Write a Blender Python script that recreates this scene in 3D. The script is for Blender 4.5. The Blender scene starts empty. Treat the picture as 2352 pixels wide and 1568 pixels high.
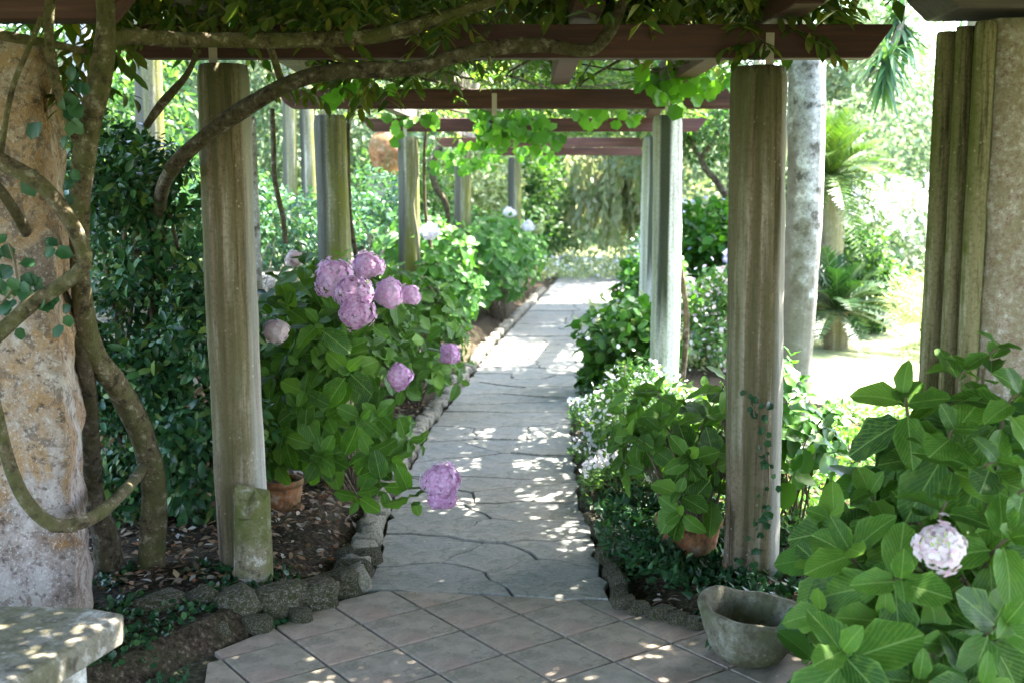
import bpy, bmesh, math, random
import numpy as np
from mathutils import Vector, Matrix

R = math.radians
random.seed(7); rng = np.random.default_rng(7)
sc = bpy.context.scene
col = sc.collection

# ------------------------------------------------------------------ camera, sky, sun, exposure
CAMZ = 1.7; PITCH = R(7.54); FPX = 2600.0
cam_d = bpy.data.cameras.new('camera'); cam = bpy.data.objects.new('camera', cam_d); col.objects.link(cam)
cam.location = (0, 0, CAMZ); cam.rotation_euler = (R(90) - PITCH, 0, 0)
cam_d.sensor_width = 36; cam_d.lens = FPX / 2352 * 36; cam_d.clip_start = .05; cam_d.clip_end = 600
cam_d.dof.use_dof = True; cam_d.dof.focus_distance = 4.6; cam_d.dof.aperture_fstop = 3.2
sc.camera = cam
SUN_EL, SUN_AZ = 61.0, 58.0         # elevation; azimuth clockwise from +Y (to the right and ahead of the camera)
w = bpy.data.worlds.new('World'); sc.world = w; w.use_nodes = True
wn = w.node_tree; bg = wn.nodes['Background']; sky = wn.nodes.new('ShaderNodeTexSky')
sky.sky_type = 'NISHITA'; sky.sun_disc = False; sky.sun_elevation = R(SUN_EL); sky.sun_rotation = R(SUN_AZ)
sky.air_density = 1.0; sky.dust_density = 2.2; sky.ozone_density = 0.9
wn.links.new(sky.outputs[0], bg.inputs[0]); bg.inputs[1].default_value = 0.15
sd = bpy.data.lights.new('sun', 'SUN'); sun = bpy.data.objects.new('sun', sd); col.objects.link(sun)
sd.energy = 4.6; sd.angle = R(.5); sd.color = (1, .95, .86)
sdir = Vector((math.sin(R(SUN_AZ)) * math.cos(R(SUN_EL)), math.cos(R(SUN_AZ)) * math.cos(R(SUN_EL)), math.sin(R(SUN_EL))))
sun.rotation_euler = sdir.to_track_quat('Z', 'Y').to_euler(); sun.location = (6, 4, 12)
sc.view_settings.view_transform = 'Standard'; sc.view_settings.look = 'None'
sc.view_settings.exposure = 3.98; sc.view_settings.gamma = 1; sc.view_settings.use_curve_mapping = False
sc.render.engine = 'CYCLES'
sc.cycles.use_denoising = True
sc.cycles.max_bounces = 8; sc.cycles.diffuse_bounces = 4; sc.cycles.glossy_bounces = 2
sc.cycles.transmission_bounces = 4; sc.cycles.transparent_max_bounces = 4
sc.cycles.caustics_reflective = False; sc.cycles.caustics_refractive = False
sc.cycles.sample_clamp_indirect = 8

# ------------------------------------------------------------------ pixel -> point (coordinates of a 2352 x 1568 view)
CP, SP = math.cos(PITCH), math.sin(PITCH)
def ray(x, y):
    cx = (x - 1176) / FPX; cy = (784 - y) / FPX
    return Vector((cx, CP + cy * SP, -SP + cy * CP))
def at(x, y, Y):
    d = ray(x, y); return Vector((0, 0, CAMZ)) + d * (Y / d.y)
def G(x, y, z=0.0):
    d = ray(x, y); return Vector((0, 0, CAMZ)) + d * ((z - CAMZ) / d.z)

# ------------------------------------------------------------------ object helpers
def tag(o, label=None, cat=None, group=None, kind=None):
    if label: o['label'] = label
    if cat: o['category'] = cat
    if group: o['group'] = group
    if kind: o['kind'] = kind
    return o
def empty(name, loc, label=None, cat=None, group=None):
    o = bpy.data.objects.new(name, None); col.objects.link(o); o.location = loc
    o.empty_display_size = .1
    return tag(o, label, cat, group)
def wloc(o):
    v = Vector((0, 0, 0))
    while o is not None:
        v = v + Vector(o.location); o = o.parent
    return v
def np_mesh(name, V, F, mat, uv=None, smooth=False):
    """V (n,3) array, F (m,k) array with equal k"""
    V = np.asarray(V, dtype=np.float32); F = np.asarray(F, dtype=np.int32)
    me = bpy.data.meshes.new(name)
    m, k = F.shape
    me.vertices.add(len(V)); me.vertices.foreach_set('co', V.ravel())
    me.loops.add(m * k); me.loops.foreach_set('vertex_index', F.ravel())
    me.polygons.add(m)
    me.polygons.foreach_set('loop_start', np.arange(0, m * k, k, dtype=np.int32))
    if smooth: me.polygons.foreach_set('use_smooth', np.ones(m, dtype=bool))
    if uv is not None:
        l = me.uv_layers.new(name='UVMap'); l.data.foreach_set('uv', np.asarray(uv, dtype=np.float32)[F.ravel()].ravel())
    me.materials.append(mat); me.update(calc_edges=True)
    return me
def link(name, me, parent=None, loc=None, kind=None):
    """mesh in world coordinates; under a parent it is shifted by the parent's place"""
    o = bpy.data.objects.new(name, me); col.objects.link(o)
    if parent is not None:
        o.parent = parent; o.location = (Vector(loc) if loc is not None else Vector((0, 0, 0))) - wloc(parent)
    elif loc is not None: o.location = loc
    if kind: o['kind'] = kind
    return o
def bm_obj(name, bm, mat, parent=None, smooth=False, kind=None, loc=None):
    me = bpy.data.meshes.new(name); bm.normal_update(); bm.to_mesh(me); bm.free(); me.materials.append(mat)
    if smooth: me.polygons.foreach_set('use_smooth', np.ones(len(me.polygons), dtype=bool))
    return link(name, me, parent, loc, kind)
def prism(bm, poly, z0, z1, bevel=0.0, top_jit=0.0, inset=0.0):
    """vertical prism from a list of (x,y); slightly inset, bevelled top"""
    n = len(poly); c = Vector((sum(p[0] for p in poly) / n, sum(p[1] for p in poly) / n, 0))
    def ring(z, d):
        out = []
        for p in poly:
            v = Vector((p[0], p[1], 0)); e = (c - v); L = e.length or 1
            v = v + e * min(.5, d / L); out.append(bm.verts.new((v.x, v.y, z)))
        return out
    a = ring(z0, inset); b = ring(z1 - bevel, inset); t = ring(z1, bevel + inset)
    for v in t: v.co.z += random.uniform(-top_jit, top_jit)
    for r0, r1 in ((a, b), (b, t)):
        for i in range(n):
            try: bm.faces.new((r0[i], r0[(i + 1) % n], r1[(i + 1) % n], r1[i]))
            except ValueError: pass
    bm.faces.new(t); bm.faces.new(a[::-1])
def box(bm, lo, hi):
    x0, y0, z0 = lo; x1, y1, z1 = hi
    v = [bm.verts.new(p) for p in ((x0,y0,z0),(x1,y0,z0),(x1,y1,z0),(x0,y1,z0),(x0,y0,z1),(x1,y0,z1),(x1,y1,z1),(x0,y1,z1))]
    for f in ((0,3,2,1),(4,5,6,7),(0,1,5,4),(1,2,6,5),(2,3,7,6),(3,0,4,7)): bm.faces.new([v[i] for i in f])

# ------------------------------------------------------------------ materials
class NT:
    def __init__(s, name):
        s.m = bpy.data.materials.new(name); s.m.use_nodes = True; s.t = s.m.node_tree; s.t.nodes.clear()
        s.out = s.n('ShaderNodeOutputMaterial')
    def n(s, t, **kw):
        nd = s.t.nodes.new(t)
        for k, v in kw.items(): setattr(nd, k, v)
        return nd
    def l(s, a, b): s.t.links.new(a, b)
    def val(s, sock, v):
        if hasattr(v, 'is_output') or isinstance(v, bpy.types.NodeSocket): s.l(v, sock)
        else: sock.default_value = v
    def math(s, op, a, b=0.0, c=0.0, clamp=False):
        nd = s.n('ShaderNodeMath', operation=op, use_clamp=clamp)
        s.val(nd.inputs[0], a); s.val(nd.inputs[1], b); s.val(nd.inputs[2], c); return nd.outputs[0]
    def mix(s, f, a, b, mode='MIX'):
        nd = s.n('ShaderNodeMix', data_type='RGBA', blend_type=mode)
        s.val(nd.inputs[0], f)
        s.val(nd.inputs[6], a if not isinstance(a, tuple) else (*a, 1)[:4]); s.val(nd.inputs[7], b if not isinstance(b, tuple) else (*b, 1)[:4])
        return nd.outputs[2]
    def ramp(s, f, stops, interp='LINEAR'):
        nd = s.n('ShaderNodeValToRGB'); r = nd.color_ramp; r.interpolation = interp
        while len(r.elements) < len(stops): r.elements.new(.5)
        for e, (p, c) in zip(r.elements, stops):
            e.position = p; e.color = (*c, 1) if isinstance(c, tuple) else (c, c, c, 1)
        s.l(f, nd.inputs[0]); return nd.outputs[0]
    def coord(s, scale=(1, 1, 1), which='Object'):
        tc = s.n('ShaderNodeTexCoord'); mp = s.n('ShaderNodeMapping'); mp.inputs['Scale'].default_value = scale
        s.l(tc.outputs[which], mp.inputs[0]); return mp.outputs[0]
    def noise(s, v, scale, detail=4, rough=.6, dist=0.0, out=0):
        nd = s.n('ShaderNodeTexNoise'); s.l(v, nd.inputs['Vector']); nd.inputs['Scale'].default_value = scale
        nd.inputs['Detail'].default_value = detail; nd.inputs['Roughness'].default_value = rough; nd.inputs['Distortion'].default_value = dist
        return nd.outputs[out]
    def voro(s, v, scale, feature='F1', out='Distance'):
        nd = s.n('ShaderNodeTexVoronoi', feature=feature); s.l(v, nd.inputs['Vector']); nd.inputs['Scale'].default_value = scale
        return nd.outputs[out]
    def bump(s, h, strength=.5, dist=.01, nrm=None):
        b = s.n('ShaderNodeBump'); b.inputs['Strength'].default_value = strength; b.inputs['Distance'].default_value = dist
        s.l(h, b.inputs['Height'])
        if nrm is not None: s.l(nrm, b.inputs['Normal'])
        return b.outputs[0]
    def pbr(s, color, rough=.8, bump=None, spec=.3, metal=0.0):
        p = s.n('ShaderNodeBsdfPrincipled'); s.val(p.inputs['Base Color'], color if not isinstance(color, tuple) else (*color, 1))
        s.val(p.inputs['Roughness'], rough); p.inputs['Specular IOR Level'].default_value = spec; p.inputs['Metallic'].default_value = metal
        if bump is not None: s.l(bump, p.inputs['Normal'])
        s.p = p; return p.outputs[0]
    def done(s, sh): s.l(sh, s.out.inputs[0]); return s.m

def rnd_value(t):
    """0..1, different for every leaf, be it an object or an island of a mass"""
    oi = t.n('ShaderNodeObjectInfo'); ge = t.n('ShaderNodeNewGeometry')
    return t.math('FRACT', t.math('ADD', oi.outputs['Random'], ge.outputs['Random Per Island']))
def leaf_mat(name, stops, veins=0.0, rough=.4, trans=.35, tcol=(1.15, 1.4, .4), spec=.2, spots=0.0, edge=0.0):
    t = NT(name); r = rnd_value(t)
    n = len(stops); c = t.ramp(r, [(i / max(1, n - 1), s) for i, s in enumerate(stops)])
    nrm = None
    if veins > 0:
        uv = t.n('ShaderNodeUVMap'); sp = t.n('ShaderNodeSeparateXYZ'); t.l(uv.outputs[0], sp.inputs[0])
        a = t.math('ABSOLUTE', t.math('SUBTRACT', sp.outputs[0], .5))
        ph = t.math('SUBTRACT', t.math('MULTIPLY', sp.outputs[1], 8.5), t.math('MULTIPLY', t.math('POWER', a, .8), 8.5))
        tri = t.math('ABSOLUTE', t.math('SUBTRACT', t.math('FRACT', ph), .5))   # 0 at vein
        side = t.math('SUBTRACT', 1.0, t.math('MULTIPLY', tri, 9), clamp=True)
        mid = t.math('SUBTRACT', 1.0, t.math('MULTIPLY', a, 34), clamp=True)
        v = t.math('MAXIMUM', t.math('MULTIPLY', side, .55), mid)
        c = t.mix(t.math('MULTIPLY', v, veins), c, (.30, .44, .14))
        nz = t.noise(t.coord((1, 1, 1), 'UV'), 14, 3)
        c = t.mix(t.math('MULTIPLY', nz, .45), c, t.mix(1.0, c, (.45, .5, .35), 'MULTIPLY'))
        if spots > 0:
            ad = t.n('ShaderNodeVectorMath', operation='ADD'); t.l(uv.outputs[0], ad.inputs[0]); cb = t.n('ShaderNodeCombineXYZ'); t.l(t.math('MULTIPLY', r, 37.0), cb.inputs[0]); t.l(cb.outputs[0], ad.inputs[1])
            sn = t.noise(ad.outputs[0], 5.5, 4, .7, .5); sm = t.math('MULTIPLY', t.ramp(sn, [(.62, 0.0), (.66, 1.0)]), t.math('GREATER_THAN', t.math('FRACT', t.math('MULTIPLY', r, 7.3)), .45))
            c = t.mix(t.math('MULTIPLY', sm, .8), c, (.17, .10, .04)); c = t.mix(t.ramp(sn, [(.35, .35), (.5, 0.0)]), c, (.16, .24, .03))
        h = t.math('SUBTRACT', t.math('MULTIPLY', t.math('SUBTRACT', 1.0, side), .8), t.math('MULTIPLY', mid, .5))
        nrm = t.bump(h, .35, .006)
        if edge > 0:
            e = t.math('MULTIPLY', t.math('SUBTRACT', a, .40, clamp=True), 9 * edge, clamp=True)
            c = t.mix(e, c, (.20, .34, .07))
    sh = t.pbr(c, rough, nrm, spec)
    tr = t.n('ShaderNodeBsdfTranslucent'); t.l(t.mix(1.0, c, tcol, 'MULTIPLY'), tr.inputs[0])
    mx = t.n('ShaderNodeMixShader'); mx.inputs[0].default_value = trans; t.l(sh, mx.inputs[1]); t.l(tr.outputs[0], mx.inputs[2])
    return t.done(mx.outputs[0])

M = {}
M['hyd'] = leaf_mat('hydrangea_leaf', [(.022, .070, .009), (.038, .108, .011), (.070, .17, .017), (.048, .13, .013), (.12, .24, .025)], veins=.7, rough=.5, trans=.30, spots=1, edge=.5)
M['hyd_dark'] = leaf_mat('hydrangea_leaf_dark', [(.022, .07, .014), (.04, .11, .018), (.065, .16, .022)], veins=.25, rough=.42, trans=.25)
M['hyd_far'] = leaf_mat('hydrangea_leaf_far', [(.03, .10, .015), (.05, .145, .02), (.085, .20, .028), (.05, .13, .03)], rough=.4, trans=.28)
M['yellow'] = leaf_mat('yellowed_leaf', [(.55, .50, .10), (.60, .52, .14)], veins=.2, rough=.5, trans=.3, tcol=(1, 1, .5))
M['glossy'] = leaf_mat('glossy_leaf', [(.012, .045, .02), (.022, .075, .028), (.035, .11, .035), (.06, .15, .04), (.02, .06, .03), (.15, .23, .05)], rough=.36, trans=.18, spec=.32)
M['wist'] = leaf_mat('vine_leaf', [(.03, .055, .012), (.06, .095, .018), (.11, .125, .022), (.045, .10, .022), (.20, .18, .04), (.08, .11, .03), (.05, .09, .02)], rough=.45, trans=.40, tcol=(1.15, 1.3, .45))
M['vine'] = leaf_mat('fresh_vine_leaf', [(.05, .14, .02), (.09, .22, .03), (.13, .28, .04)], rough=.45, trans=.45)
M['canopy'] = leaf_mat('sunlit_canopy_leaf', [(.035, .085, .022), (.08, .14, .035), (.16, .21, .08), (.05, .12, .035), (.26, .28, .15)], rough=.45, trans=.5)
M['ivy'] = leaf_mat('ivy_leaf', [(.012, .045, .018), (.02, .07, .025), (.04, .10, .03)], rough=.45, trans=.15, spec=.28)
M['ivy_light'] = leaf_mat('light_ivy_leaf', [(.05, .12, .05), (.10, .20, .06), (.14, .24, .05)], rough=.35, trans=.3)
M['teal'] = leaf_mat('blue_green_leaf', [(.035, .09, .055), (.06, .13, .085), (.09, .17, .11), (.05, .12, .04)], rough=.35, trans=.3)
M['tree'] = leaf_mat('tree_leaf', [(.03, .08, .028), (.05, .115, .04), (.085, .155, .06), (.12, .175, .08)], rough=.45, trans=.4)
M['tree_pale'] = leaf_mat('pale_tree_leaf', [(.09, .14, .06), (.15, .21, .12), (.29, .33, .24), (.10, .17, .09), (.21, .27, .17)], rough=.5, trans=.4, tcol=(1.0, 1.1, .8))
M['weeping'] = leaf_mat('weeping_leaf', [(.28, .32, .18), (.40, .42, .28), (.20, .28, .10), (.48, .46, .36)], rough=.5, trans=.45, tcol=(1.1, 1.1, .8))
M['variegated'] = leaf_mat('variegated_leaf', [(.12, .22, .05), (.42, .44, .26), (.20, .30, .08), (.60, .60, .45)], rough=.45, trans=.35, tcol=(1, 1, .6))
M['blade'] = leaf_mat('blade_leaf', [(.06, .14, .03), (.11, .20, .04), (.16, .26, .06)], rough=.35, trans=.35)
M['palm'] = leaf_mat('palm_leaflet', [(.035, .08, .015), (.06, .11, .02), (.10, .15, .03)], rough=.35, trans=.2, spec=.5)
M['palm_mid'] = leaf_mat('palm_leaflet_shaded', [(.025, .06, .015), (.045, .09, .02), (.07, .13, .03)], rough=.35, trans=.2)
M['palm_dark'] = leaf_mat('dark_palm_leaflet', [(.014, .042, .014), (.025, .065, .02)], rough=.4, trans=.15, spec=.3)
M['yucca'] = leaf_mat('yucca_blade', [(.04, .10, .05), (.07, .15, .07), (.11, .20, .08)], rough=.35, trans=.25)
M['pink'] = leaf_mat('pink_petal', [(.82, .46, .74), (.86, .56, .80), (.85, .66, .83), (.74, .38, .66), (.86, .74, .86)], rough=.6, trans=.3, tcol=(1, 1, 1), spec=.2)
M['magenta'] = leaf_mat('deep_pink_petal', [(.66, .34, .58), (.72, .44, .66), (.76, .54, .74), (.60, .24, .48)], rough=.6, trans=.3, tcol=(1, 1, 1), spec=.2)
M['blush'] = leaf_mat('blush_petal', [(.78, .60, .66), (.80, .68, .70), (.82, .74, .76), (.74, .50, .58)], rough=.6, trans=.3, tcol=(1, 1, 1), spec=.2)
M['white'] = leaf_mat('white_petal', [(.72, .70, .72), (.80, .78, .80), (.70, .66, .76)], rough=.6, trans=.35, tcol=(1, 1, 1), spec=.2)
M['lilac'] = leaf_mat('lilac_petal', [(.42, .42, .72), (.50, .50, .78)], rough=.6, trans=.35, tcol=(1, 1, 1), spec=.2)
M['floret'] = leaf_mat('green_floret', [(.30, .36, .14), (.40, .44, .20)], rough=.6, trans=.2)
M['core'] = leaf_mat('shade_core', [(.16, .09, .15)], rough=.9, trans=0)
M['litter'] = leaf_mat('fallen_leaf', [(.10, .06, .035), (.20, .13, .07), (.07, .04, .025), (.32, .24, .15), (.26, .09, .03), (.45, .42, .36), (.12, .08, .05)], rough=.7, trans=.1, tcol=(1, .8, .5), spec=.2)

def stone_mat(name, c_base, c_dark, c_light, c_moss, moss=.45, vert=True, bump=.6, scale=1.0, streak=1.0, lich=.5, stripe=None):
    t = NT(name)
    v = t.coord((1, 1, .06) if vert else (1, 1, 1)); vi = t.coord()
    n1 = t.noise(v, 16 * scale, 6, .65); n2 = t.noise(vi, 5 * scale, 5, .6, .6); n3 = t.noise(vi, 60 * scale, 4, .7); n4 = t.noise(v, 6 * scale, 3, .5)
    c = t.ramp(n1, [(.38, c_dark), (.47, c_base), (.54, c_base), (.63, c_light)])
    c = t.mix(t.ramp(n3, [(.38, .55), (.52, 0.0)]), c, t.mix(1.0, c, (.45, .42, .38), 'MULTIPLY'))
    mm = t.math('MULTIPLY', t.ramp(n4, [(.50 - .14 * moss, 0.0), (.62 - .12 * moss, 1.0)]), t.ramp(n2, [(.3, .35), (.6, 1.0)]))
    c = t.mix(t.math('MULTIPLY', mm, min(1, moss * 1.7)), c, c_moss)
    vo = t.voro(vi, 34 * scale); lm = t.math('MULTIPLY', t.ramp(vo, [(.10, 1.0), (.24, 0.0)]), t.ramp(t.noise(vi, 9 * scale, 2), [(.52, 0.0), (.60, 1.0)]))
    c = t.mix(t.math('MULTIPLY', lm, lich), c, c_light)
    if stripe:
        for (x0, x1, z0, z1, sc_, am) in stripe:
            sx = t.n('ShaderNodeSeparateXYZ'); t.l(vi, sx.inputs[0]); xx = t.math('ADD', sx.outputs[0], t.math('MULTIPLY', t.math('SUBTRACT', n4, .5), .10))
            def edge(v_, a_, b_):
                mr = t.n('ShaderNodeMapRange', interpolation_type='SMOOTHSTEP'); t.l(v_, mr.inputs[0]); mr.inputs[1].default_value = a_; mr.inputs[2].default_value = b_; return mr.outputs[0]
            zz = t.math('ADD', sx.outputs[2], t.math('MULTIPLY', t.math('SUBTRACT', n1, .5), 1.2))
            mk = t.math('MULTIPLY', t.math('MULTIPLY', edge(xx, x0 - .012, x0 + .012), t.math('SUBTRACT', 1.0, edge(xx, x1 - .012, x1 + .012))), t.math('MULTIPLY', edge(zz, z0 - .25, z0 + .25), t.math('SUBTRACT', 1.0, edge(zz, z1 - .2, z1 + .2))))
            c = t.mix(t.math('MULTIPLY', mk, am), c, t.mix(n1, sc_, tuple(q * 2.2 for q in sc_)))
    b1 = t.bump(n1, bump * .9, .02 if vert else .012); b2 = t.bump(n3, bump, .006, b1)
    return t.done(t.pbr(c, .92, b2, .15))
M['column'] = stone_mat('weathered_column', (.205, .155, .108), (.075, .055, .036), (.42, .36, .29), (.085, .08, .028), .42, stripe=[(-.2, -.072, .6, 3, (.05, .052, .02), .65), (-.052, -.015, .2, 3, (.055, .05, .022), .7), (.022, .042, .8, 3, (.07, .06, .03), .45), (.082, .2, -1, 3, (.24, .24, .22), .5), (-.2, .2, 2.0, 4, (.04, .045, .016), .55)])  # mossy dark streaks; the grey right-edge stripe is painted-on rim light
M['column_pale'] = stone_mat('sunlit_column', (.60, .60, .56), (.38, .37, .34), (.74, .74, .72), (.22, .24, .14), .15, stripe=[(-.06, .02, .85, 3, (.022, .028, .014), .95), (-.11, -.065, -1, 3, (.12, .14, .05), .6)])  # base whitened to put sunlight on the column into its colour
M['column_grey'] = stone_mat('grey_column', (.36, .36, .36), (.10, .095, .085), (.60, .62, .64), (.14, .13, .09), .4, vert=False, scale=.7, stripe=[(-1, 1, -1, 1.15, (.10, .09, .07), .85), (-.2, -.06, .6, 2.2, (.10, .09, .08), .8)])  # dark foot is painted shade below the lit upper part
M['column_moss'] = stone_mat('mossy_column', (.19, .175, .12), (.10, .10, .06), (.40, .38, .30), (.13, .14, .03), .75, stripe=[(-.2, -.035, -1, 3, (.045, .045, .04), .8)])
M['stump'] = stone_mat('mossy_stone', (.20, .17, .11), (.08, .07, .05), (.44, .41, .36), (.085, .095, .022), .85, vert=False)
M['rock'] = stone_mat('border_stone', (.15, .13, .095), (.05, .042, .03), (.40, .38, .34), (.05, .055, .018), .6, vert=False, bump=1.0)
M['kerb'] = stone_mat('kerb_stone', (.30, .27, .22), (.13, .115, .09), (.46, .43, .38), (.10, .11, .05), .4, vert=False)
M['pier_ochre'] = stone_mat('ochre_plaster', (.42, .27, .17), (.20, .13, .09), (.56, .46, .40), (.30, .17, .06), .40, vert=False, scale=.8, bump=1.0)
M['pier_rib'] = stone_mat('mossy_moulding', (.19, .165, .09), (.07, .065, .03), (.38, .34, .25), (.07, .085, .015), .65, vert=True, scale=1.4)
M['pier_red'] = stone_mat('reddish_roughcast', (.38, .32, .26), (.26, .17, .14), (.60, .55, .50), (.24, .20, .12), .45, vert=False, scale=3.0, bump=1.0)
M['bowl'] = stone_mat('old_stone_bowl', (.15, .14, .10), (.09, .08, .055), (.24, .23, .19), (.07, .075, .03), .5, vert=False, scale=.9)
M['wall'] = stone_mat('rubble_wall', (.32, .28, .23), (.12, .10, .08), (.55, .52, .46), (.12, .13, .05), .35, vert=False, scale=.6, bump=1)
M['bark'] = stone_mat('vine_bark', (.105, .082, .046), (.035, .028, .017), (.25, .22, .16), (.075, .075, .025), .5, vert=False, scale=1.6, bump=1.0, lich=.8)
M['bark_dark'] = stone_mat('old_vine_bark', (.085, .066, .045), (.03, .024, .017), (.20, .175, .14), (.06, .055, .022), .4, vert=False, scale=1.6, bump=1.0)
M['bark_pale'] = stone_mat('pale_bark', (.22, .19, .13), (.10, .085, .06), (.36, .33, .26), (.14, .14, .06), .4, scale=1.2)

t = NT('ochre_plaster'); v = t.coord(); n = t.noise(v, 3.2, 6, .65, .8); n2 = t.noise(v, 26, 5, .75); n3 = t.noise(v, 75, 4, .8); sp_ = t.n('ShaderNodeSeparateXYZ'); t.l(v, sp_.inputs[0])
k = t.ramp(n, [(.36, (.25, .135, .06)), (.45, (.38, .24, .13)), (.53, (.37, .27, .20)), (.62, (.55, .47, .41))])
g_ = t.ramp(n, [(.38, (.20, .15, .125)), (.48, (.36, .29, .26)), (.58, (.46, .39, .36)), (.68, (.58, .54, .52))])
hz = t.math('ADD', t.math('MULTIPLY', sp_.outputs[2], -.9), t.math('MULTIPLY', n, 1.6)); k = t.mix(t.ramp(hz, [(-.55 + .0, 0.0), (.15, 1.0)]), k, g_)
k = t.mix(t.ramp(n2, [(.36, .85), (.47, 0.0)]), k, (.085, .06, .05)); k = t.mix(t.ramp(t.noise(v, 9, 4, .6, 1.2), [(.40, .7), (.46, 0.0)]), k, (.15, .11, .09)); k = t.mix(t.ramp(n3, [(.54, 0.0), (.62, .6)]), k, (.60, .54, .48))
k = t.mix(t.math('MULTIPLY', t.ramp(hz, [(.45, 0.0), (.85, 1.0)]), t.ramp(n2, [(.45, 0.0), (.56, .8)])), k, (.13, .15, .06))
M['pier_ochre'] = t.done(t.pbr(k, .95, t.bump(n3, .8, .008, t.bump(n2, 1.0, .03)), .1))
def simple(name, c, rough=.7, spec=.3, nz=30, amt=.4, bump=.2):
    t = NT(name); v = t.coord(); n = t.noise(v, nz, 5, .65)
    k = t.mix(t.math('MULTIPLY', n, amt), c, tuple(x * .35 for x in c))
    return t.done(t.pbr(k, rough, t.bump(n, bump, .005), spec))
def wood_mat(name, c, dark, fade):
    t = NT(name); v = t.coord((.25, 4, 4)); n = t.noise(v, 9, 6, .65, .4); n2 = t.noise(t.coord((.5, 1, 1)), 3, 4)
    k = t.ramp(n, [(.3, dark), (.55, c), (.75, fade)])
    k = t.mix(t.ramp(n2, [(.45, 0.0), (.7, .5)]), k, dark)
    return t.done(t.pbr(k, .62, t.bump(n, .35, .006), .3))
M['beam'] = wood_mat('stained_beam', (.085, .032, .027), (.045, .02, .018), (.14, .07, .06))
M['beam_red'] = wood_mat('paler_red_beam', (.12, .048, .034), (.06, .028, .022), (.19, .09, .065))  # redder and paler wood for the two farthest beams
M['beam_grey'] = wood_mat('greyed_rafter', (.19, .17, .15), (.08, .07, .06), (.32, .31, .29))
M['beam_blue'] = wood_mat('dark_lintel', (.075, .055, .048), (.04, .03, .03), (.12, .10, .10))
M['plate'] = simple('painted_steel_plate', (.52, .42, .38), .5, .4)
M['soil'] = None
t = NT('soil'); v = t.coord(); n = t.noise(v, 6, 6, .7); n2 = t.noise(v, 45, 5, .75)
k = t.ramp(n2, [(.36, (.014, .010, .007)), (.48, (.045, .032, .022)), (.58, (.085, .062, .042)), (.66, (.20, .165, .12))])
k = t.mix(t.ramp(n, [(.45, 0.0), (.65, .55)]), k, (.045, .05, .02))
M['soil'] = t.done(t.pbr(k, .95, t.bump(n2, 1, .02, t.bump(n, .6, .03)), .1))
t = NT('lawn'); v = t.coord(); n = t.noise(v, 3, 5, .65); n2 = t.noise(v, 90, 4, .8)
k = t.ramp(n, [(.3, (.17, .22, .09)), (.5, (.30, .31, .17)), (.7, (.38, .37, .24))])
k = t.mix(t.math('MULTIPLY', n2, .4), k, (.10, .16, .04))
M['lawn'] = t.done(t.pbr(k, .9, t.bump(n2, .6, .02), .15))
t = NT('ground'); v = t.coord(); n = t.noise(v, .8, 5, .65); n2 = t.noise(v, 30, 4, .8)
k = t.mix(n, (.06, .09, .03), (.14, .16, .06)); k = t.mix(t.math('MULTIPLY', n2, .5), k, (.05, .04, .025))
M['ground'] = t.done(t.pbr(k, .95, t.bump(n2, .8, .03), .1))
t = NT('terracotta_tile'); oi = t.n('ShaderNodeObjectInfo'); v = t.coord(); n = t.noise(v, 7, 6, .7, .5); n2 = t.noise(v, 70, 4, .8); n3 = t.noise(v, 2.2, 3, .5)
k = t.ramp(oi.outputs['Random'], [(0, (.28, .225, .165)), (.3, (.25, .215, .165)), (.55, (.31, .245, .185)), (.8, (.26, .23, .185)), (1, (.30, .205, .155))])
k = t.mix(t.ramp(n, [(.42, 0.0), (.60, .7)]), k, (.13, .115, .085)); k = t.mix(t.ramp(t.noise(v, 18, 5, .7, 1), [(.56, 0.0), (.64, .5)]), k, (.09, .085, .05))
k = t.mix(t.ramp(n3, [(.56, 0.0), (.70, .6)]), k, (.34, .21, .17))
k = t.mix(t.ramp(n2, [(.56, 0.0), (.72, .45)]), k, (.38, .35, .30))
k = t.mix(t.ramp(n3, [(.30, .6), (.44, 0.0)]), k, (.12, .12, .07))
M['tile'] = t.done(t.pbr(k, .72, t.bump(n2, .35, .004, t.bump(n, .5, .008)), .3))
t = NT('slate_paving'); oi = t.n('ShaderNodeObjectInfo'); v = t.coord(); n = t.noise(v, 4, 7, .7, .8); n2 = t.noise(v, 55, 5, .8); n3 = t.noise(t.coord((1, 3.2, 1)), 9, 4, .6, .6)
k = t.ramp(oi.outputs['Random'], [(0, (.165, .17, .16)), (.35, (.20, .205, .195)), (.6, (.18, .185, .17)), (1, (.225, .22, .205))])
k = t.mix(t.ramp(n, [(.38, 0.0), (.66, .65)]), k, (.13, .145, .125))
k = t.mix(t.ramp(t.noise(v, 1.7, 4, .6, .5), [(.42, 0.0), (.58, .6)]), k, (.26, .235, .195)); k = t.mix(t.ramp(t.noise(v, 12, 5, .7, 1.0), [(.50, 0.0), (.58, .55)]), k, (.09, .10, .075)); k = t.mix(t.ramp(n2, [(.52, 0.0), (.62, .35)]), k, (.075, .085, .08))
k = t.mix(t.ramp(n2, [(.36, .4), (.46, 0.0)]), k, (.33, .33, .31))
k = t.mix(t.ramp(n3, [(.54, 0.0), (.66, .6)]), k, (.30, .275, .235))
M['slate'] = t.done(t.pbr(k, .70, t.bump(n2, .5, .005, t.bump(n3, .5, .012)), .35))
t = NT('joint'); v = t.coord(); n2 = t.noise(v, 40, 4, .8)
k = t.ramp(n2, [(.35, (.03, .028, .018)), (.55, (.075, .07, .045)), (.7, (.13, .125, .09))])
M['joint'] = t.done(t.pbr(k, .95, t.bump(n2, .8, .01), .1))
M['terracotta'] = stone_mat('terracotta_pot', (.30, .13, .06), (.13, .07, .04), (.42, .28, .2), (.12, .10, .04), .45, vert=False, scale=.8, bump=.4)
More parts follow.
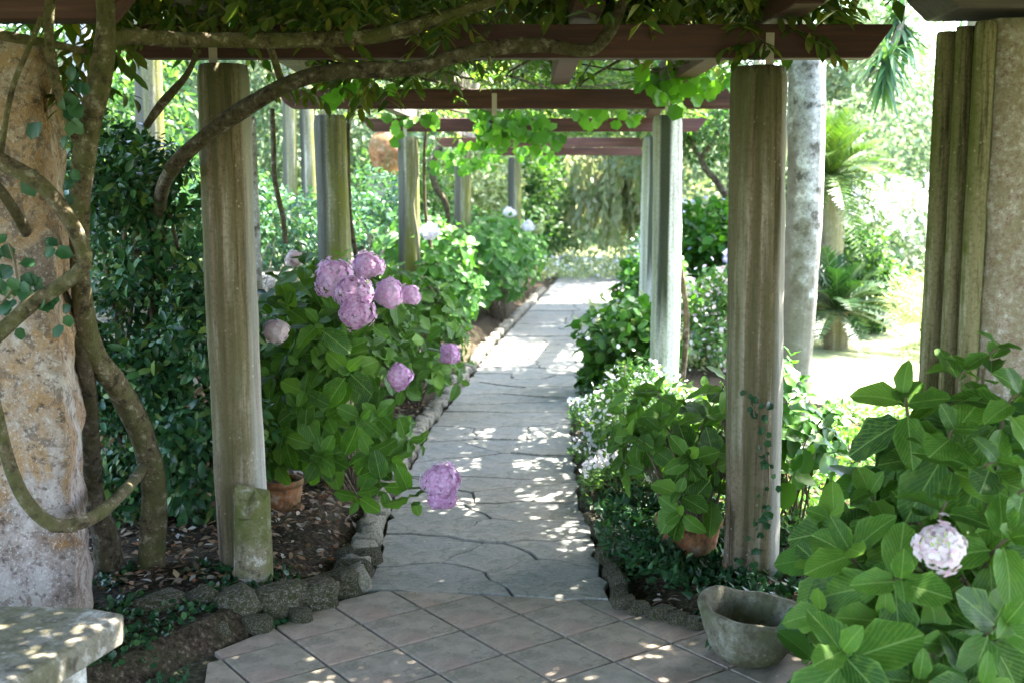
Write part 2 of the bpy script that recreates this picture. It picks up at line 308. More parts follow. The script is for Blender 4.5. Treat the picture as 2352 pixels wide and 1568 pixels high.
M['bench_top'] = stone_mat('bench_stone', (.20, .18, .14), (.09, .08, .06), (.40, .38, .34), (.10, .095, .045), .4, vert=False, scale=.9, bump=.5)
M['bench_leg'] = stone_mat('bench_base_plaster', (.52, .50, .46), (.25, .23, .20), (.66, .64, .60), (.22, .20, .12), .3, vert=False, scale=.8, bump=.5)
M['stem'] = simple('green_stem', (.10, .13, .04), .6)
M['twig'] = simple('woody_stem', (.13, .10, .06), .8)

# ------------------------------------------------------------------ leaf shapes
def leaf_template(cols, rows, width, fold=.25, arch=.22, serr=0.0, tip=1.0, ripple=0.0, wpos=.42):
    V, UV = [], []
    us = np.linspace(-1, 1, cols)
    for j in range(rows + 1):
        v = j / rows; v = v + .055 * math.sin(6.2832 * v) * -1 if tip > 1.1 else v
        s = (v ** .62) * ((1 - v) ** (.55 * tip)); s /= ((wpos ** .62) * ((1 - wpos) ** (.55 * tip)))
        hw = width / 2 * min(1.05, s)
        if 0 < j < rows: hw = max(hw, width * .05)
        else: hw = width * .018
        for u in us:
            k = 1 + (serr * (1 if j % 2 else -1) if abs(u) > .99 else 0)
            x = u * hw * k; y = v + (.02 * abs(u) if serr else 0)
            z = fold * abs(x) - arch * v * v + ripple * math.sin(v * 14) * abs(u) * hw
            V.append((x, y, z)); UV.append((.5 + .5 * u * (hw / (width / 2)), v))
    F = []
    for j in range(rows):
        for i in range(cols - 1):
            a = j * cols + i; b = a + 1; c = a + cols + 1; d = a + cols
            F.append((a, b, c)); F.append((a, c, d))
    return np.array(V), np.array(F), np.array(UV)
T_BIG = [leaf_template(5, 6, w_, f_, a_, .05, 1.22, r__, .42) for (w_, f_, a_, r__) in ((.66, .22, .20, .16), (.60, .38, .34, .20), (.72, .14, .10, .18), (.64, .32, .50, .14))]
T_MID = [leaf_template(3, 4, .46, .3, .2), leaf_template(3, 4, .40, .2, .35)]
T_LANCE = [leaf_template(3, 4, .28, .3, .3), leaf_template(3, 4, .32, .15, .15)]
T_VINE = [leaf_template(5, 4, .95, .2, .25, .12, wpos=.35)]
T_IVY = [leaf_template(5, 5, .85, .3, .35, .10, 1.3, .06, .30), leaf_template(5, 5, .7, .2, .15, .12, 1.4, .06, .28)]
T_SMALL = (np.array([(0, 0, 0), (.24, .45, .06), (0, 1, -.12), (-.24, .45, .06)]), np.array([(0, 1, 2), (0, 2, 3)]), np.array([(.5, 0), (1, .45), (.5, 1), (0, .45)]))
T_ROUND = (np.array([(0, 0, 0), (.40, .25, .05), (.36, .75, 0), (0, 1, -.1), (-.36, .75, 0), (-.40, .25, .05)]), np.array([(0, 1, 2), (0, 2, 3), (0, 3, 4), (0, 4, 5)]), np.array([(.5, 0), (1, .3), (.9, .8), (.5, 1), (.1, .8), (0, .3)]))
T_THIN = (np.array([(-.02, 0, 0), (.02, 0, 0), (.035, .5, -.03), (0, 1, -.15), (-.035, .5, -.03)]), np.array([(0, 1, 2), (0, 2, 4), (4, 2, 3)]), np.array([(.4, 0), (.6, 0), (1, .5), (.5, 1), (0, .5)]))

def norm(a): return a / np.maximum(1e-9, np.linalg.norm(a, axis=-1, keepdims=True))
def frames(D, N):
    y = norm(np.asarray(D, float)); x = norm(np.cross(y, N)); z = np.cross(x, y)
    return np.stack([x, y, z], axis=-1)          # columns are the axes
def mass_arrays(tm, P, D, N, S):
    V, F, UV = tm; P = np.asarray(P, float); S = np.asarray(S, float)
    A = frames(D, N); n = len(P)
    W = np.einsum('nij,kj->nki', A, V) * S[:, None, None] + P[:, None, :]
    FF = (F[None] + (np.arange(n) * len(V))[:, None, None]).reshape(-1, 3)
    return W.reshape(-1, 3), FF, np.tile(UV, (n, 1))
def mass(name, tm, P, D, N, S, mat, parent=None, kind='stuff', smooth=False, uv=True):
    tms = tm if isinstance(tm, list) else [tm]
    P, D, N, S = (np.asarray(q, float) for q in (P, D, N, S)); Vs, Fs, Us, off = [], [], [], 0
    for i, q in enumerate(tms):
        idx = np.arange(i, len(P), len(tms))
        if not len(idx): continue
        a, b, c = mass_arrays(q, P[idx], D[idx], N[idx], S[idx]); Vs.append(a); Fs.append(b + off); Us.append(c); off += len(a)
    me = np_mesh(name, np.concatenate(Vs), np.concatenate(Fs), mat, np.concatenate(Us) if uv else None, smooth)
    return link(name, me, parent, None, kind)
_mesh_cache = {}
def leaf_objects(name, key, tms, P, D, N, S, mat, parent):
    """one object per leaf, sharing mesh data"""
    A = frames(D, N); base = wloc(parent)
    for i in range(len(P)):
        k = (key, i % len(tms), mat.name)
        if k not in _mesh_cache:
            V, F, UV = tms[i % len(tms)]; _mesh_cache[k] = np_mesh(name, V, F, mat, UV, True)
        o = bpy.data.objects.new(name, _mesh_cache[k]); col.objects.link(o); o.parent = parent
        m = Matrix(((*(A[i][0] * S[i]), P[i][0] - base.x), (*(A[i][1] * S[i]), P[i][1] - base.y), (*(A[i][2] * S[i]), P[i][2] - base.z), (0, 0, 0, 1)))
        o.matrix_basis = m
def split_leaves(name, key, tms, L, mat, parent, limit):
    """L: list of (pos, dir, normal, size). The largest in view become parts, the rest one mass."""
    P = np.array([l[0] for l in L], float); D = np.array([l[1] for l in L], float); N = np.array([l[2] for l in L], float); S = np.array([l[3] for l in L], float)
    dist = np.linalg.norm(P - np.array((0, 0, CAMZ)), axis=1)
    # leaves near the camera and inside its view come first
    rel = P - np.array((0, 0, CAMZ)); f = rel[:, 1] * CP - rel[:, 2] * SP; u = rel[:, 1] * SP + rel[:, 2] * CP
    px = rel[:, 0] / np.maximum(f, .1) * FPX; py = -u / np.maximum(f, .1) * FPX
    inside = (np.abs(px) < 1230) & (np.abs(py) < 830) & (f > .2)
    order = np.lexsort((dist / S * .14, ~inside)); a, b = order[:limit], order[limit:]
    leaf_objects(name, key, tms, P[a], D[a], N[a], S[a], mat, parent)
    if len(b): mass('leaves', tms, P[b], D[b], N[b], S[b], mat, parent)

# ------------------------------------------------------------------ tubes (trunks, branches, stems)
def spline(pts, step):
    """pts: (x,y,z,r); Catmull-Rom resample"""
    p = np.array([tuple(q) for q in pts], float); p = np.vstack([2 * p[0] - p[1], p, 2 * p[-1] - p[-2]]); out = []
    for i in range(1, len(p) - 2):
        L = np.linalg.norm(p[i + 1][:3] - p[i][:3]); n = max(2, int(L / step))
        for k in range(n):
            t = k / n; a, b, c, d = p[i - 1], p[i], p[i + 1], p[i + 2]
            out.append(.5 * ((2 * b) + (-a + c) * t + (2 * a - 5 * b + 4 * c - d) * t * t + (-a + 3 * b - 3 * c + d) * t ** 3))
    out.append(p[-2]); return np.array(out)
def tube_arrays(pts, seg=10, step=.05, rough=.08, seed=0):
    pts = [(*q[:3], q[3] * (.86 if q[3] > .03 else 1)) for q in pts]; C = spline(pts, step); n = len(C); T = norm(np.gradient(C[:, :3], axis=0)); r_ = np.random.default_rng(seed)
    ph = r_.uniform(0, 6.28, 6)
    up = np.array((0, 0, 1.0)) if abs(T[0][2]) < .9 else np.array((0, 1.0, 0))
    V = []; x = norm(np.cross(T[0], up))
    for i in range(n):
        x = norm(x - T[i] * np.dot(x, T[i])); y = np.cross(T[i], x); s = i * step
        for k in range(seg):
            a = 6.2832 * k / seg
            rr = C[i, 3] * (1 + rough * (math.sin(3 * a + s * 5 + ph[0]) + .7 * math.sin(5 * a - s * 7 + ph[1]) + .8 * math.sin(s * 9 + ph[2] + a) + .5 * math.sin(s * 23 + 2 * a + ph[3]) + .55 * math.sin(7 * a + s * 11 + ph[4]) * math.cos(s * 17 + ph[5])))
            V.append(C[i, :3] + (x * math.cos(a) + y * math.sin(a)) * rr)
    F = [(i * seg + k, i * seg + (k + 1) % seg, (i + 1) * seg + (k + 1) % seg, (i + 1) * seg + k) for i in range(n - 1) for k in range(seg)]
    V.append(C[0, :3]); V.append(C[-1, :3]); b0 = len(V) - 2
    F += [(b0, (k + 1) % seg, k, k) for k in range(0)]
    return np.array(V), np.array(F)
def tubes(name, list_of_pts, mat, parent=None, seg=8, step=.06, rough=.05, kind=None, seed=0):
    Vs, Fs, off = [], [], 0
    for i, p in enumerate(list_of_pts):
        V, F = tube_arrays(p, seg, step, rough, seed + i); Vs.append(V); Fs.append(F + off); off += len(V)
    return link(name, np_mesh(name, np.concatenate(Vs), np.concatenate(Fs), mat, None, True), parent, None, kind)
def tp(x, y, Y, rpx):          # tube point from a view position, radius in the same view units
    v = at(x, y, Y); return (v.x, v.y, v.z, rpx * Y / FPX)

# ================================================================== SETTING
# path centre line (left edge + half width)
PL = [G(846, 1354), G(905, 1150), G(985, 985), G(1060, 890), G(1130, 800), G(1215, 710), G(1268, 655), G(1300, 620)]
def path_left(Y):
    if Y <= PL[0].y: return PL[0].x + (Y - PL[0].y) * (PL[1].x - PL[0].x) / (PL[1].y - PL[0].y) * 0
    for a, b in zip(PL, PL[1:]):
        if Y <= b.y: return a.x + (b.x - a.x) * (Y - a.y) / (b.y - a.y)
    return PL[-1].x
def path_w(Y): return 1.03 if Y < 9 else 1.03 + .03 * (Y - 9)

def fbm2(x, y, s=0):
    return (np.sin(x * 1.7 + s) * np.cos(y * 1.3 - s) + .5 * np.sin(x * 3.9 - y * 2.1 + s) + .25 * np.sin(x * 8.3 + y * 7.1) + .2 * np.cos(x * 15.1 - y * 13.7) + .12 * np.sin(x * 31 + y * 27) * np.cos(y * 37))
def grid_sheet(name, x0, x1, y0, y1, nx, ny, hf, mat, kind='structure'):
    X, Y = np.meshgrid(np.linspace(x0, x1, nx), np.linspace(y0, y1, ny)); Z = hf(X, Y)
    V = np.stack([X, Y, Z], -1).reshape(-1, 3); i = np.arange(ny - 1)[:, None] * nx + np.arange(nx - 1)[None]
    F = np.stack([i, i + 1, i + nx + 1, i + nx], -1).reshape(-1, 4)
    return link(name, np_mesh(name, V, F, mat, None, True), None, None, kind)
TL = G(480, 1500); TA = G(850, 1352); TB = G(1395, 1376); TR = G(1640, 1424); TC = G(1800, 1490)
plv = np.vectorize(path_left); pwv = np.vectorize(path_w)
def soil_h(X, Y):
    pl = plv(Y); pr = pl + pwv(Y)
    dl = np.clip((pl - .12 - X) / .25, 0, 1); dr = np.clip((X - pr - .05) / .3, 0, 1)
    lw = np.clip((X - 2.35 - .12 * np.sin(Y * 1.7)) / .3, 0, 1) * np.clip((Y - 8.3) / .4, 0, 1)
    dr = dr * (1 - lw)
    h = -.05 + dl * .13 + dr * .08 + fbm2(X * 2, Y * 2) * .012 * (dl + dr) + fbm2(X * 9, Y * 9, 2) * .006 * (dl + dr)
    # terrace zone stays low
    lineL = TL.y + (X - TL.x) * (TA.y - TL.y) / (TA.x - TL.x)
    front = np.where(X < TA.x, lineL, np.where(X < TB.x, TA.y + .1, TB.y + (X - TB.x) * (TC.y - TB.y) / (TC.x - TB.x)))
    k = np.clip((Y - front + .02) / .2, 0, 1)
    return -.05 + (h + .05) * k
grid_sheet('soil', -4.0, 4.6, 1.2, 24, 230, 420, soil_h, M['soil'])
grid_sheet('ground', -160, 160, -20, 300, 60, 60, lambda X, Y: -.12 + np.clip((Y - 60) * .08, 0, 14) + 0 * X, M['ground'])
def lawn_h(X, Y): return .012 + .008 * fbm2(X * .7, Y * .7) + np.clip((Y - 15) * .012, 0, .4)
grid_sheet('lawn', 2.15, 17, 8.2, 24, 60, 60, lawn_h, M['lawn'])

# ---- clipping helper for convex cells
def clip(poly, n, d):          # keep n.p <= d
    out = []
    for i in range(len(poly)):
        a, b = poly[i], poly[(i + 1) % len(poly)]; da = n[0] * a[0] + n[1] * a[1] - d; db = n[0] * b[0] + n[1] * b[1] - d
        if da <= 0: out.append(a)
        if (da < 0 < db) or (db < 0 < da):
            t = da / (da - db); out.append((a[0] + (b[0] - a[0]) * t, a[1] + (b[1] - a[1]) * t))
    return out
def clip_line(poly, A, B):     # keep the left side of A->B
    n = ((B[1] - A[1]), -(B[0] - A[0])); return clip(poly, n, n[0] * A[0] + n[1] * A[1])
def area(p): return abs(sum(p[i][0] * p[(i + 1) % len(p)][1] - p[(i + 1) % len(p)][0] * p[i][1] for i in range(len(p)))) / 2
def shrink(poly, g):
    """offset a convex counter-clockwise polygon inwards"""
    out = poly
    for i in range(len(poly)):
        a, b = poly[i], poly[(i + 1) % len(poly)]; L = math.hypot(b[0] - a[0], b[1] - a[1])
        if L < 1e-6: continue
        nx, ny = (b[1] - a[1]) / L, -(b[0] - a[0]) / L
        out = clip(out, (nx, ny), nx * a[0] + ny * a[1] - g)
        if len(out) < 3: return []
    q = []
    for p in out:
        if not q or math.hypot(p[0] - q[-1][0], p[1] - q[-1][1]) > .006: q.append(p)
    return q if len(q) > 2 else []

# ---- terrace of diagonal tiles
terrace = link('terrace_floor', np_mesh('terrace_floor', [(-3.2, -1, -.02), (4, -1, -.02), (4, 3.2, -.02), (TC.x, TC.y, -.02), (TR.x, TR.y, -.02), (TB.x, TB.y + .01, -.02), (TA.x, TA.y + .01, -.02), (TL.x - .1, TL.y, -.02), (-3.2, 3.2, -.02)],
    [(0, 1, 2, 8), (8, 2, 3, 7), (7, 3, 4, 6), (6, 4, 5, 5)][:3], M['joint']), None, None, 'structure')
q0 = G(1195.6, 1409.5); q1 = G(1412.6, 1516.2); q2 = G(908.6, 1484.7)
e1 = (q1 - q0) / 2; e2 = (q2 - q0) / 2
e1 = Vector((e1.x, e1.y, 0)); s = (e1.length + e2.length) / 2; e1.normalize(); e2 = Vector((e2.x, e2.y, 0)).normalized()
bis = (e1 + e2).normalized(); perp = Vector((-bis.y, bis.x, 0)); e1 = (bis - perp * math.copysign(1, -e1.dot(perp))).normalized() * s; e2 = Vector((e1.y, -e1.x, 0))
if e2.dot(q2 - q0) < 0: e2 = -e2
for i in range(-14, 16):
    for j in range(-14, 16):
        a = q0 + e1 * i + e2 * j; poly = [a, a + e1, a + e1 + e2, a + e2]; poly = [(p.x, p.y) for p in poly]
        if poly[0][1] > 6 or max(p[1] for p in poly) < 1.0 or abs(poly[0][0]) > 3.4: continue
        if sum((poly[k][0] * poly[(k + 1) % 4][1] - poly[(k + 1) % 4][0] * poly[k][1]) for k in range(4)) < 0: poly = poly[::-1]
        poly = shrink(poly, .0055)
        for A, B in ((TB, TA), (TA, TL), (TL, TL + Vector((.25, -1.2, 0))), (TR, TB), (TC + Vector((.1, -.03, 0)), TR)):
            if len(poly) > 2: poly = clip_line(poly, (A.x, A.y - (.008 if A is TB else 0)), (B.x, B.y - (.008 if A is TB else 0)))
        if len(poly) < 3 or area(poly) < .003: continue
        c = Vector((sum(p[0] for p in poly) / len(poly), sum(p[1] for p in poly) / len(poly), 0))
        bm = bmesh.new(); prism(bm, [(p[0] - c.x, p[1] - c.y) for p in poly], -.019, random.uniform(-.001, .0015), .003)
        o = bm_obj('tile', bm, M['tile'], terrace); o.location = c; o.rotation_euler = (random.uniform(-.003, .003), random.uniform(-.003, .003), random.uniform(-.006, .006))

# ---- slate path of irregular flags
pv = []
for Y in np.linspace(PL[0].y - .0, 27, 40): pv += [(path_left(Y), Y, -.022), (path_left(Y) + path_w(Y), Y + (TB.y - TA.y if Y < 5 else 0), -.022)]
path = link('path', np_mesh('path', pv, [(2 * i, 2 * i + 1, 2 * i + 3, 2 * i + 2) for i in range(39)], M['joint']), None, None, 'structure')
seeds = []; r2 = random.Random(21); Y = 4.9; row = 0
while Y < 26.5:
    dy = r2.uniform(.27, .42) if Y < 14 else r2.uniform(.7, 1.0); n = r2.choice([1, 1, 2, 2, 3]) if Y < 14 else 2
    for k in range(n): seeds.append(((k + r2.uniform(.3, .7)) / n, Y + r2.uniform(-.12, .12)))
    Y += dy; row += 1
Y0p = PL[0].y
for i, (u, y) in enumerate(seeds):
    W = 1.03; poly = [(0, Y0p + .005), (W, Y0p + (TB.y - TA.y) * 1.0 + .005), (W, 27), (0, 27)]; p = (u * W, y)
    for j, (u2, y2) in enumerate(seeds):
        if i == j or abs(y2 - y) > 3: continue
        qx, qy = u2 * W, y2; sx = 1.0; sy = 2.3
        # anisotropic bisector: stones run wider across the path
        n = ((qx - p[0]) * sx, (qy - p[1]) * sy); mx, my = (p[0] + qx) / 2, (p[1] + qy) / 2
        poly = clip(poly, n, n[0] * mx + n[1] * my)
        if len(poly) < 3: break
    if len(poly) < 3: continue
    g = (.0055 if y < 9 else .0075); poly = shrink(poly, g)
    if len(poly) < 3 or area(poly) < .01: continue
    # subdivide edges and wobble so joints are not ruler straight
    q = []
    for k in range(len(poly)):
        a, b = poly[k], poly[(k + 1) % len(poly)]; L = math.hypot(b[0] - a[0], b[1] - a[1]); m = max(1, min(6, int(L / .09)))
        for h in range(m):
            t_ = h / m; x_ = a[0] + (b[0] - a[0]) * t_; y_ = a[1] + (b[1] - a[1]) * t_
            wob = 0 if h == 0 else 1
            q.append((x_ + wob * .020 * math.sin(x_ * 11 + y_ * 23), y_ + wob * .026 * math.sin(x_ * 13 + y_ * 7) + wob * .008 * math.sin(x_ * 41 + y_ * 17)))
    world = [(path_left(yy) + xx / W * path_w(yy), yy) for xx, yy in q]
    c = Vector((sum(p_[0] for p_ in world) / len(world), sum(p_[1] for p_ in world) / len(world), 0))
    bm = bmesh.new(); prism(bm, [(p_[0] - c.x, p_[1] - c.y) for p_ in world], -.021, r2.uniform(-.005, .005), .005)
    o = bm_obj('paving_stone', bm, M['slate'], path); o.location = c; o.rotation_euler = (r2.uniform(-.004, .004), r2.uniform(-.005, .005), 0)

# ---- rough stones
def rock_mesh(name, mat, seed, flat=.6):
    bm = bmesh.new(); bmesh.ops.create_icosphere(bm, subdivisions=2, radius=1); r_ = random.Random(seed); a = [r_.uniform(0, 6) for _ in range(8)]
    for v in bm.verts:
        c = v.co; c = Vector([math.copysign(abs(q) ** .62, q) for q in c])
        k = 1 + .22 * math.sin(3 * c.x + a[0]) * math.cos(2.4 * c.y + a[1]) + .10 * math.sin(7 * c.x + a[4]) * math.sin(6 * c.y + a[5]) + .09 * math.sin(5 * c.z + a[2] + 3 * c.x) + .06 * math.sin(9 * c.y + a[3] + 4 * c.z)
        v.co = c * k; v.co.z *= flat
    me = bpy.data.meshes.new(name); bm.to_mesh(me); bm.free(); me.materials.append(mat); me.polygons.foreach_set('use_smooth', np.ones(len(me.polygons), dtype=bool)); return me
rocks = [rock_mesh('stone', M['rock'], i, .95) for i in range(5)]
def rock_row(parent, meshes, pts, name='stone', seed=3):
    r_ = random.Random(seed); b = wloc(parent)
    for (x, y, z, sx, sy, sz, rz) in pts:
        o = bpy.data.objects.new(name, r_.choice(meshes)); col.objects.link(o); o.parent = parent
        o.location = Vector((x, y, z)) - b; o.scale = (sx, sy, sz); o.rotation_euler = (r_.uniform(-.15, .15), r_.uniform(-.15, .15), rz)
border = empty('stone_border', (TL.x, TL.y + .2, 0), 'mossy border of rough rounded stones between the tiled floor and the dark soil bed', 'stone border')
pts = []; line = [G(262, 1452), G(330, 1452), G(500, 1448), G(660, 1422), G(800, 1380), G(850, 1322)]
for i, (px, py, w_) in enumerate(((375, 1440, 52), (470, 1425, 42), (545, 1432, 50), (640, 1415, 44), (715, 1396, 40), (772, 1366, 34), (815, 1335, 30), (838, 1300, 24), (800, 1300, 22), (410, 1462, 26), (590, 1452, 24), (690, 1430, 20), (500, 1470, 22), (560, 1395, 30))):
    g = G(px, py - 8); s_ = w_ * g.y / FPX * 1.35
    pts.append((g.x, g.y, s_ * .30, s_ * 1.12, s_ * .8, s_ * random.uniform(.75, 1.05), random.uniform(-.6, .6)))
rock_row(border, rocks, pts)
kerbm = [rock_mesh('kerb_stone', M['kerb'], i + 20, .8) for i in range(5)]
kerb = empty('path_kerb', (PL[1].x - .06, PL[1].y, 0), 'low kerb of small rough stones along the left edge of the slate path', 'kerb')
pts = []; Y = PL[0].y + .05; r_ = random.Random(5)
while Y < 19.5:
    l = r_.uniform(.07, .13) * (1 if Y < 10 else 1.5); pts.append((path_left(Y) - .065 + r_.uniform(-.015, .015), Y, .015, r_.uniform(.045, .065), l * .55, r_.uniform(.05, .085), r_.uniform(-.2, .2))); Y += l
rock_row(kerb, kerbm, pts, 'kerb_stone')
kerbr = empty('path_edging', (TB.x + .05, TB.y, 0), 'broken edging of small dark stones along the right side of the slate path', 'kerb')
pts = []; Y = TB.y + .02
while Y < 9.5:
    l = r_.uniform(.09, .16); pts.append((path_left(Y) + path_w(Y) + .06 + r_.uniform(-.02, .02), Y, 0, r_.uniform(.04, .06), l * .55, r_.uniform(.05, .08), r_.uniform(-.2, .2))); Y += l
for k in range(5):
    g = G(1430 + k * 42, 1392 + k * 12); pts.append((g.x, g.y, 0, .05, .035, .05, r_.uniform(-.3, .3)))
rock_row(kerbr, rocks, pts, 'kerb_stone')

# ================================================================== PERGOLA: columns
def column_mesh(name, h, r0, r1, mat, seed, ridge=.045, seg=56, rows=46, wob=.012):
    r_ = np.random.default_rng(seed); ph = r_.uniform(0, 6.28, 10); V = []
    for j in range(rows + 1):
        z = h * j / rows; t_ = j / rows; rr = r0 + (r1 - r0) * t_
        cx = wob * math.sin(z * 1.3 + ph[0]); cy = wob * math.cos(z * 1.1 + ph[1])
        for k in range(seg):
            a = 6.2832 * k / seg + .06 * math.sin(z * 1.7 + ph[2])
            d = ridge * (.4 * math.sin(3 * a + ph[3] + z * .5) + .35 * math.sin(5 * a + ph[4] - z * .7) + .5 * math.sin(8 * a + ph[9] + .8 * math.sin(z * 1.3)) * math.sin(2 * a + z * .4 + ph[2]) + .35 * math.sin(13 * a + ph[5] + .5 * z) + .3 * math.sin(21 * a + ph[6] - z + math.sin(z * 3))) + .012 * math.sin(z * 9 + ph[7] + 2 * a) + .008 * math.sin(z * 23 + ph[8] + 5 * a)
            R_ = rr * (1 + d); 
            if j == rows: R_ *= .93
            V.append((cx + R_ * math.cos(a), cy + R_ * math.sin(a), z))
    F = [(j * seg + k, j * seg + (k + 1) % seg, (j + 1) * seg + (k + 1) % seg, (j + 1) * seg + k) for j in range(rows) for k in range(seg)]
    V.append((0, 0, h + .003)); c = len(V) - 1; F += [(rows * seg + k, rows * seg + (k + 1) % seg, c, c) for k in range(0)]
    me = np_mesh(name, V, F, mat, None, True)
    bm = bmesh.new(); bm.from_mesh(me); bm.verts.ensure_lookup_table()
    for k in range(seg): bm.faces.new((bm.verts[rows * seg + k], bm.verts[rows * seg + (k + 1) % seg], bm.verts[c]))
    bm.to_mesh(me); bm.free(); return me
BZ = 2.245   # underside of the cross beams
FR = []      # frames: (Y, left column x, right column x, beam x0, beam x1)
gR1 = G(1727, 1345); gL1 = G(548, 1358)
colspec = [
 ('L1', -1.165, 4.78, .108, .103, 'column', 'brown streaked stone column nearest the camera on the left, mossy stump against its foot'),
 ('R1', 1.05, 4.86, .118, .115, 'column', 'brown weathered column nearest the camera on the right, behind the stone bowl, ivy climbing its foot'),
 ('L2', -1.235, 7.9, .115, .108, 'column_moss', 'second column on the left, grey-green, rising behind the pink hydrangea heads'),
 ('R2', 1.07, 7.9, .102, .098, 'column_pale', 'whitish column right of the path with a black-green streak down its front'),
 ('L3', -1.00, 11.0, .108, .10, 'column_moss', 'third column on the left with a pale creeper stem on it, beside the white-lilac hydrangea head'),
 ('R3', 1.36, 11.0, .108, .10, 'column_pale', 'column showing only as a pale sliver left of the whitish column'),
 ('L4', -.645, 14.8, .115, .105, 'column_moss', 'fourth column on the left, yellow-green at the top with a black left side'),
 ('L5', .05, 17.6, .105, .10, 'column_moss', 'farthest and thinnest column on the left, rising out of the far hydrangeas'),
]
CP_ = {}
for i, (k, x, y, r0, r1, m, lab) in enumerate(colspec):
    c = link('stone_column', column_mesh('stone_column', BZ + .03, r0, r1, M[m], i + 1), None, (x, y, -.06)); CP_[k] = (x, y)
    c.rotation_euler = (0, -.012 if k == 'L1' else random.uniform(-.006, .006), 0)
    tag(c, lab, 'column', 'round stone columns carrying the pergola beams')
# moss streaks and painted-on light and shade are in the materials; the grey neighbour column
gc = link('stone_column', column_mesh('stone_column', 2.72, .118, .128, M['column_grey'], 31, .02, wob=.03), None, (2.03, 8.05, -.06))
tag(gc, 'smooth pale grey column standing behind the brown right column, with shade painted in towards its foot', 'column', 'round stone columns carrying the pergola beams')
# ---- cross beams
def beam(name, x0, x1, y, z, h, d, mat, label, brackets=(), group='wooden cross beams of the pergola', ch=.10, bm_h=None):
    root = empty(name, ((x0 + x1) / 2, y, z), label, 'beam', group)
    prof = [(x0, z + h), (x0 + .01, z + h * .75), (x0 + ch * .45, z + h * .3), (x0 + ch, z), (x1 - ch * .9, z), (x1, z + h * .93), (x1, z + h)]
    bm = bmesh.new(); a = [bm.verts.new((p[0], y - d / 2, p[1])) for p in prof]; b = [bm.verts.new((p[0], y + d / 2, p[1])) for p in prof]
    bm.faces.new(a); bm.faces.new(b[::-1])
    for i in range(len(prof)): bm.faces.new((a[i], b[i], b[(i + 1) % len(prof)], a[(i + 1) % len(prof)]))
    bmesh.ops.recalc_face_normals(bm, faces=bm.faces); bmesh.ops.bevel(bm, geom=list(bm.edges), offset=.004, segments=1, affect='EDGES')
    bm_obj('timber', bm, mat, root)
    for bx in brackets:
        bm = bmesh.new(); box(bm, (bx - .017, y - d / 2 - .007, z - .05), (bx + .017, y - d / 2 - .001, z + .10)); box(bm, (bx - .005, y - d / 2 - .012, z + .06), (bx + .005, y - d / 2 - .0075, z + .07))
        bm_obj('bracket', bm, M['plate'], root)
    return root
beam('cross_beam', -1.625, 1.565, 4.82, BZ, .135, .09, M['beam'], 'dark brown cross beam nearest the camera, resting on the first two columns', (-1.23, 1.06))
beam('cross_beam', -1.60, 1.60, 7.9, BZ + .015, .13, .09, M['beam'], 'second dark cross beam back, ending right of the whitish column', (-1.26, -.12, 1.06))
beam('cross_beam', -1.42, 1.86, 11.0, BZ + .02, .125, .09, M['beam'], 'third cross beam back, half hidden by bright green vine leaves', (-1.02,))
beam('cross_beam', -.98, 2.28, 14.8, BZ + .02, .12, .09, M['beam_red'], 'fourth cross beam back, paler reddish brown', (-.67,))
beam('cross_beam', -.26, 2.74, 17.6, BZ + .0, .12, .09, M['beam_red'], 'farthest cross beam, pale reddish, beyond the vine leaves')
# ---- rafters lying on the beams, running along the walk
def rafter(pts, w_, h, z, mat, label):
    bm = bmesh.new(); prev = None
    for i, (x, y) in enumerate(pts):
        q = [bm.verts.new(p) for p in ((x - w_ / 2, y, z), (x + w_ / 2, y, z), (x + w_ / 2, y, z + h), (x - w_ / 2, y, z + h))]
        if prev:
            for k in range(4): bm.faces.new((prev[k], q[k], q[(k + 1) % 4], prev[(k + 1) % 4]))
        else: bm.faces.new(q[::-1]); 
        prev = q
    bm.faces.new(prev); bmesh.ops.recalc_face_normals(bm, faces=bm.faces); bmesh.ops.bevel(bm, geom=list(bm.edges), offset=.004, segments=1, affect='EDGES')
    o = bm_obj('rafter', bm, mat); tag(o, label, 'rafter', 'rafters lying lengthwise on the cross beams'); return o
ZR = BZ + .16
rafter([(-1.26, 4.45), (-1.24, 7.9), (-1.02, 11), (-.66, 14.8), (.02, 17.7)], .09, .15, ZR, M['beam_grey'], 'leftmost long rafter, running back above the left columns under the vine')
rafter([(-.42, 7.5), (-.12, 11), (.25, 14.8), (.8, 17.7)], .09, .12, ZR, M['beam_grey'], 'pale grey rafter starting on the second cross beam, its sunlit side showing left of centre')
rafter([(.30, 4.5), (.32, 7.7)], .12, .20, ZR, M['beam'], 'short thick dark rafter meeting the first cross beam right of centre')
rafter([(1.13, 4.42), (1.08, 7.9), (1.34, 11), (1.9, 14.8), (2.5, 17.7)], .12, .20, ZR, M['beam'], 'dark rafter above the right columns, its square end showing over the first right column')

